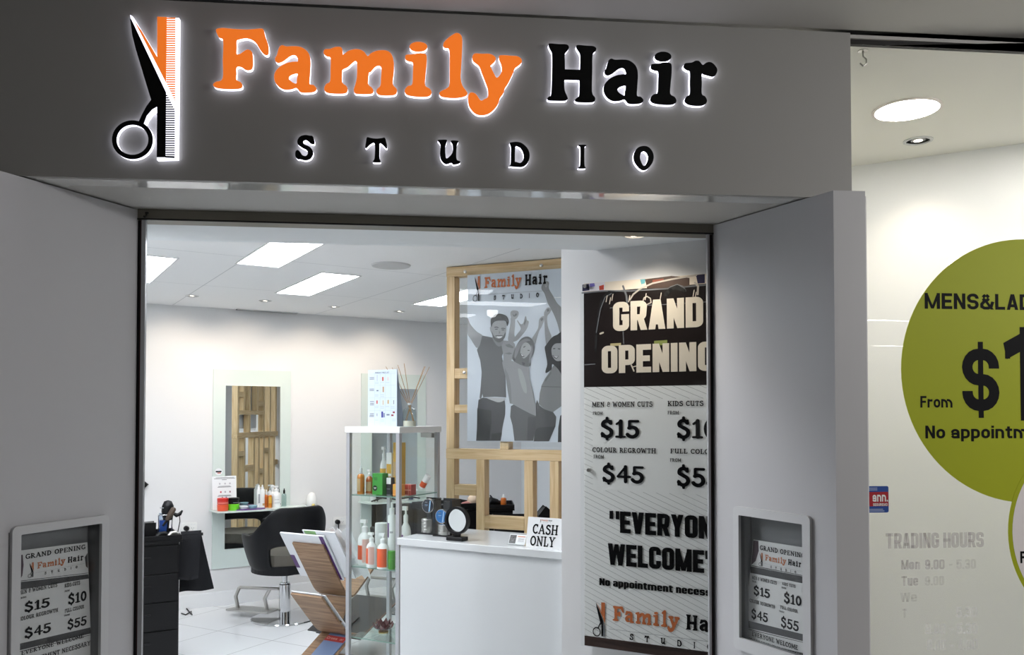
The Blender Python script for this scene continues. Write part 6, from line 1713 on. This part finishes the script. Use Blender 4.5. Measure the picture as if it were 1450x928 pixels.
o = MB().tube([(-.03, 0, .02), (0, 0, 0), (.02, 0, .008), (.035, 0, .03)], [.006, .014, .012, .005], M_blackp, 10).build('hair_clipper', loc=t1.w(p0[0], y - .045, p0[1]), ang=t1.a, smooth=50)
tag(o, 'black hair clipper hooked on the right of the tool stand', 'clipper')
y = .05
for (a, b_, c, m_, lab, nm) in ((222, 240, 757, M_blackp, 'flat black iron lying at the tray front of the left trolley', 'hair_iron'), (238, 255, 755, M_steel, 'pale scissors roll on the right of the left trolley top', 'scissors_case')):
    x0, x1 = tpos(a, 755, y)[0], tpos(b_, 755, y)[0]
    o = MB().tube([(0, 0, .018), ((x1 - x0) * .3, .02, .030), ((x1 - x0) * .7, .03, .032), (x1 - x0, .02, .018)], [.008, .016, .016, .007], m_, 10).build(nm, loc=t1.w(x0, y, TZ), ang=t1.a, smooth=50)
    tag(o, lab, 'hair tool')
# cord on the floor beside the trolley
cd = [on_z(258, 853, .05), on_z(264, 862, .006), on_z(272, 871, .006), on_z(271, 866, .006), on_z(263, 871, .006), on_z(257, 869, .006)]
o = MB().tube([(p.x, p.y, p.z) for p in cd], .005, M_black, 8).build('black_cable', smooth=60); tag(o, 'black power cord lying on the floor beside the left trolley', 'cord')

# second and third trolleys behind the partition
q = at_depth(728.5, 715, 6.9); t2 = Frame((q.x, q.y, 0), bk.a - .5)
trolley('black drawer trolley seen between the partition studs', t2, .46, .36, q.z)
q3 = at_depth(681, 712, 6.6); t3 = Frame((q3.x, q3.y, 0), bk.a)
trolley('black drawer trolley behind the first studs above the round mirror', t3, .44, .34, q3.z)
q4 = at_depth(776, 735, 6.4); t4 = Frame((q4.x, q4.y, 0), bk.a - .5)
trolley('low black trolley behind the right studs near the white wall', t4, .42, .34, q4.z)
def on_tr(fr, px, py, y, z): return fr.w(fr.px(px, py, y)[0], y, z)
s_ = 6.9 / FPX
p = on_tr(t2, 713, 711, .12, q.z - .029)
fr_ = Frame((p.x, p.y, 0), 0)
bottle('product_bottle', 'small amber bottle on the trolley behind the partition', fr_, 0, 0, p.z, 4.2 * s_, 13 * s_ + .03, M_amber2, M_bwhite, 'screw', None, 'products behind the partition')
p = on_tr(t2, 700, 711, .12, q.z - .029)
o = MB().tube([(-.06, 0, .02), (-.03, 0, .05), (.02, 0, .035), (.07, 0, .02)], [.01, .035, .03, .008], M_blackp, 12).build('hair_dryer', loc=p, ang=.3, smooth=50)
tag(o, 'black hair dryer lying on the trolley beside the amber bottle', 'hair dryer')
o = MB().tube([on_tr(t2, 694, 700, .2, q.z + .06), on_tr(t2, 698, 706, .2, q.z + .03), on_tr(t2, 705, 709, .2, q.z + .005), on_tr(t2, 714, 708, .22, q.z + .005)], .006, M_black, 8).build('black_cable', smooth=60)
tag(o, 'black cord curling over the trolley behind the partition', 'cord')
p = on_tr(t3, 670, 711, .10, q3.z - .029)
o = MB().lathe([(.0001, 0), (.03, .003), (.048, .03), (.045, .06), (.02, .085), (.0001, .09)], mat('sponge_beige', (206, 184, 160), .8, bump=.5), n=20).build('sponge', loc=p, smooth=60)
tag(o, 'beige rounded sponge on the trolley behind the first studs', 'sponge')
p = on_tr(t3, 661, 712, .10, q3.z - .029)
o = MB().tube([(-.04, 0, .016), (0, 0, .022), (.05, 0, .016)], [.008, .014, .006], mat('tool_pink', (170, 110, 105), .5), 10).build('hair_tool', loc=p, smooth=50)
tag(o, 'pinkish hair tool beside the beige sponge', 'hair tool')
p = on_tr(t4, 771, 733, .10, q4.z - .029)
o = MB().prism([(-.07, 0), (.06, 0), (.07, .06), (.0, .11), (-.06, .05)], -.05, .05, M_blackp).build('tool_bag', loc=p, ang=.2, bevel=.008)
tag(o, 'black slanted tool bag on the low trolley behind the right studs', 'bag')
# ------------------------------------------------------------------ things on the first station's shelf
SH = SHZ + .0005
def s1(px, y, py=712): return S1.px(px, py, y)
def s1s(px, w_, y): return w_ * S1.w(s1(px, y)[0], y, 0).y / FPX
GS = 'products on the first styling shelf'
def sb(label, px, w_, top, y, *a, **k):
    return bottle(k.pop('name', 'product_bottle'), label, S1, s1(px, y)[0], y, SH + k.pop('dz', 0), s1s(px, w_, y) / 2, k.pop('h', None) or s1(px, y, top)[1] - SH, *a, **k)
# leaning notice
y0 = -.10; x0 = s1(302.5, y0)[0]; x1 = s1(337, y0)[0]; zt = s1(320, -.03, 674.5)[1] - SH
t = thing('notice', 'white notice sheet leaning on the first mirror', 'notice', S1.w(x0, 0, SH), S1.a)
MB().sheet([[(0, -.06, 0), (x1 - x0, -.06, 0)], [(0, -.03, zt), (x1 - x0, -.03, zt)]], M_paper, (0, .0015, 0)).build('sheet', t)
b = MB(); w_ = x1 - x0
for (u0, u1, v) in ((.15, .92, .95), (.08, .95, .92), (.4, .6, .885), (.25, .75, .69), (.22, .78, .665), (.25, .75, .42), (.22, .78, .395)): b.rect(w_ * u0, w_ * u1, zt * v, zt * (v + .014), 0, M_grey)
for (u, v, c_) in ((.28, .75, (190, 190, 196)), (.5, .75, (190, 190, 196)), (.7, .75, (190, 190, 196)), (.32, .5, (200, 80, 90)), (.5, .5, (170, 170, 180)), (.7, .5, (160, 120, 130)), (.38, .33, (150, 80, 110)), (.54, .33, (80, 70, 140))): b.rect(w_ * u, w_ * (u + .06), zt * v, zt * (v + .05), 0, mat('notice_print_%d_%d_%d' % c_, c_, .6))
b.v = [(v[0], -.06 + .03 * v[2] / zt - .001, v[2]) for v in b.v]; b.build('print', t)
y = -.15
hj = lambda px, top, bot, y=-.15: s1(px, y, top)[1] - s1(px, y, bot)[1]
hh = (s1(315, y, 705.7)[1] - SH) / 2
sb('orange lidded jar under the red jar on the first shelf', 315.5, 15, 0, y, M_jor, M_jor, 'jar', None, GS, h=hh, name='product_jar', cat='jar')
sb('red lidded jar stacked on the orange jar', 315.5, 15, 0, y, M_jred, M_jred, 'jar', [(mat('jar_band_pink', (226, 120, 110), .4), .1, .4, 200, 340)], GS, h=hh, dz=hh + .0005, name='product_jar', cat='jar')
sb('bright green jar under the black jar on the first shelf', 331, 15, 0, y, M_jgreen, M_jgreen, 'jar', None, GS, h=hh, name='product_jar', cat='jar')
sb('black jar stacked on the bright green jar', 331, 14.5, 0, y, M_blackp, M_blackp, 'jar', [(M_grey, .2, .3, 250, 330)], GS, h=hh * .96, dz=hh + .0005, name='product_jar', cat='jar')
# purple tray with glass clips
xa, xb = s1(330.5, -.16)[0], s1(375.5, -.16)[0]
o = MB().prism(ellipse(0, 0, (xb - xa) / 2, .055, 40), 0, .008, mat('purple_tray', (92, 52, 124), .3), axis='z').build('tray', loc=S1.w(.5 * (xa + xb), -.165, SH), ang=S1.a, bevel=.003)
tag(o, 'oval purple tray at the front of the first styling shelf', 'tray')
for n_, (px, lab, m_) in enumerate(((345, 'clear round glass dish on the left of the purple tray', M_clearp), (358, 'pale blue glass dish on the right of the purple tray', mat('dish_blue', (140, 180, 190), .15)))):
    r = s1s(px, 13, -.16) / 2
    o = MB().lathe([(.0001, 0), (r * .8, 0), (r, .022), (r * .9, .024), (r * .72, .006), (.0001, .006)], m_, n=24).build('glass_dish', loc=S1.w(s1(px, -.165)[0], -.165, SH + .0085), smooth=45)
    tag(o, lab, 'dish', 'glass dishes on the purple tray')
sb('slim white bottle left of the pair behind the purple tray', 366.5, 6.2, 687, -.06, M_bwhite, M_bwhite, 'tall', [(M_lilac, .2, .6, 240, 300)], GS)
sb('slim white bottle right of the pair behind the purple tray', 371.5, 6.4, 687, -.09, M_bwhite, M_bwhite, 'tall', [(M_tan, .1, .2, 260, 320)], GS)
sb('slim amber bottle left of the amber pair', 377, 5.2, 693.5, -.09, M_amber2, M_bwhite, 'screw', None, GS)
sb('slim amber bottle right of the amber pair', 382.3, 5.4, 694, -.12, M_amber, M_bwhite, 'screw', [(M_gold, .25, .6, 220, 320)], GS)
sb('white pump bottle behind the front pump bottle on the first shelf', 386.5, 9, 687.5, -.05, M_bwhite, M_bwhite, 'pump', None, GS)
sb('front white pump bottle with fine print on the first shelf', 391.5, 12.4, 688.5, -.10, M_bwhite, M_bwhite, 'pump', [(M_lilac, .2, .22, 230, 300), (M_lilac, .36, .38, 230, 290), (M_grey, .13, .17, 310, 335)], GS)
sb('clear spray bottle with a black nozzle at the shelf end', 402.3, 6.5, 692, -.08, glass('spray_glass', (225, 235, 235), 1.45), M_blackp, 'screw', None, GS)
# badge on the frosted panel
p = S1.px(310, 668.5, -.026); r = s1s(310, 10, -.02) / 2
t = thing('badge_sticker', 'small round white badge on the first frosted panel', 'sticker', S1.w(p[0], -.0125, p[1]), S1.a)
b = MB().flat(ellipse(0, 0, r, r, 28), -.0008, M_paper); b.build('disc', t)
b = MB(); b.rect(-r * .8, r * .8, -r * .15, r * .25, -.0014, M_ink); b.rect(-r * .3, r * .6, -r * .5, -r * .2, -.0014, mat('badge_red', (200, 110, 100), .5)); b.build('print', t)
# second station: bottles and cords
SH2 = SHZ + .0005
s2 = lambda px, y, py=660: S2.px(px, py, y)
for (px, w_, top, y, body, cap, kind, lab) in ((582, 6.5, 656, -.10, mat('bottle_blue', (70, 84, 120), .3), M_clearp, 'screw', 'small blue bottle on the second shelf seen through the cabinet'),
        (576.5, 6, 650, -.06, M_bwhite, M_bwhite, 'pump', 'white pump bottle left of the blue bottle on the second shelf'), (588.5, 6.5, 652, -.08, M_bwhite, M_bwhite, 'pump', 'white pump bottle right of the blue bottle on the second shelf'), (528, 9, 650, -.08, M_clearp, M_bwhite, 'pump', 'pale pump bottle at the left end of the second shelf')):
    r = w_ * S2.w(s2(px, y)[0], y, 0).y / FPX / 2
    bottle('product_bottle', lab, S2, s2(px, y)[0], y, SH2, r, r * 6.2 if w_ < 9 else r * 4.6, body, cap, kind, None, 'products on the second styling shelf')
b = MB()
for n_ in range(3):
    b = MB().tube([S2.w(-.30 + .03 * n_, -.18, SH2 + .01), S2.w(-.2, -.2 + .03 * n_, SH2 + .04 + .02 * n_), S2.w(-.05, -.16, SH2 + .012), S2.w(.1, -.18 + .02 * n_, SH2 + .03), S2.w(.2, -.15, SH2 + .012)], .007, M_black, 8)
    o = b.build('black_cable', smooth=60); tag(o, 'black tool cord lying on the second styling shelf behind the cabinet', 'cord', 'tool cords on the second shelf')

# ------------------------------------------------------------------ wall fittings
def socket(label, px, py, plug=True):
    p = bk.px(px, py, -.006)
    t = thing('power_outlet', label, 'power outlet', bk.w(p[0], -.001, p[1]), bk.a, 'white power outlets on the back wall')
    MB().prism(rrect(-.062, .062, -.038, .038, .006), -.008, 0, M_whitep).build('plate', t, bevel=.002)
    for x in (.018, .040):
        MB().box(x - .007, x + .007, -.0095, -.0082, .018, .026, M_white).build('switch', t)
    sl = MB().box(.018, .020, -.0088, -.0080, -.012, -.002, M_grey).box(.034, .036, -.0088, -.008, -.012, -.002, M_grey).box(.026, .028, -.0088, -.008, -.022, -.014, M_grey); sl.build('slots', t)
    if plug:
        pt = thing('power_plug', 'round black plug pushed into the %s' % label, 'plug', bk.w(p[0] - .026, -.0095, p[1] - .006), bk.a)
        o = MB().lathe([(.0001, -.040), (.013, -.040), (.021, -.03), (.021, 0), (.0001, 0)], M_blackp, n=20)
        o.v = [(v[0], v[2], v[1]) for v in o.v]
        o.build('plug_body', pt, smooth=45)
        MB().tube([(0, -.036, -.006), (.002, -.041, -.094), (0, -.021, -.294)], .0045, M_black, 8).build('cord', pt, smooth=60)
socket('double power outlet above the left trolley', 268, 747)
socket('double power outlet beside the black salon chair', 481, 738)
p = bk.px(441, 709, -.05)
t = thing('hair_dryer', 'white hair dryer held in a grey bracket on the back wall', 'hair dryer', bk.w(p[0], -.002, p[1]), bk.a)
b = MB().lathe([(.0001, -.09), (.02, -.085), (.045, -.05), (.048, 0), (.036, .05), (.018, .072), (.0001, .076)], M_whitep, (0, -.055, 0), n=28, sy=.9)
b.build('body', t, smooth=60)
b = MB().tube([(0, -.075, -.03), (.004, -.10, -.045)], [.018, .015], mat('dryer_yellow_tip', (236, 214, 130), .4), 14); b.build('nozzle', t, smooth=50)
b = MB().lathe([(.0001, -.11), (.03, -.11), (.034, -.06), (.028, -.052), (.0001, -.052)], mat('bracket_grey', (120, 122, 124), .4), (-.045, -.035, 0), n=22); b.box(-.075, .03, -.012, 0, -.11, -.05, mat('bracket_grey', (120, 122, 124), .4)); b.build('bracket', t, smooth=45)
MB().tube([(.03, -.05, -.08), (.04, -.04, -.13), (.02, -.03, -.19)], .004, M_black, 8).build('cord', t, smooth=60)
p = on_z(458, 778, .75)
q = bk.px(202, 690, -.03)
o = MB().tube([(0, -.02, -.05), (.0, -.03, .0), (.02, -.035, .02), (0, -.03, .05)], [.01, .02, .025, .008], M_blackp, 12).build('bracket', loc=bk.w(q[0], 0, q[1]), ang=bk.a, smooth=50)
tag(o, 'small black bracket on the back wall at the left door jamb', 'bracket')
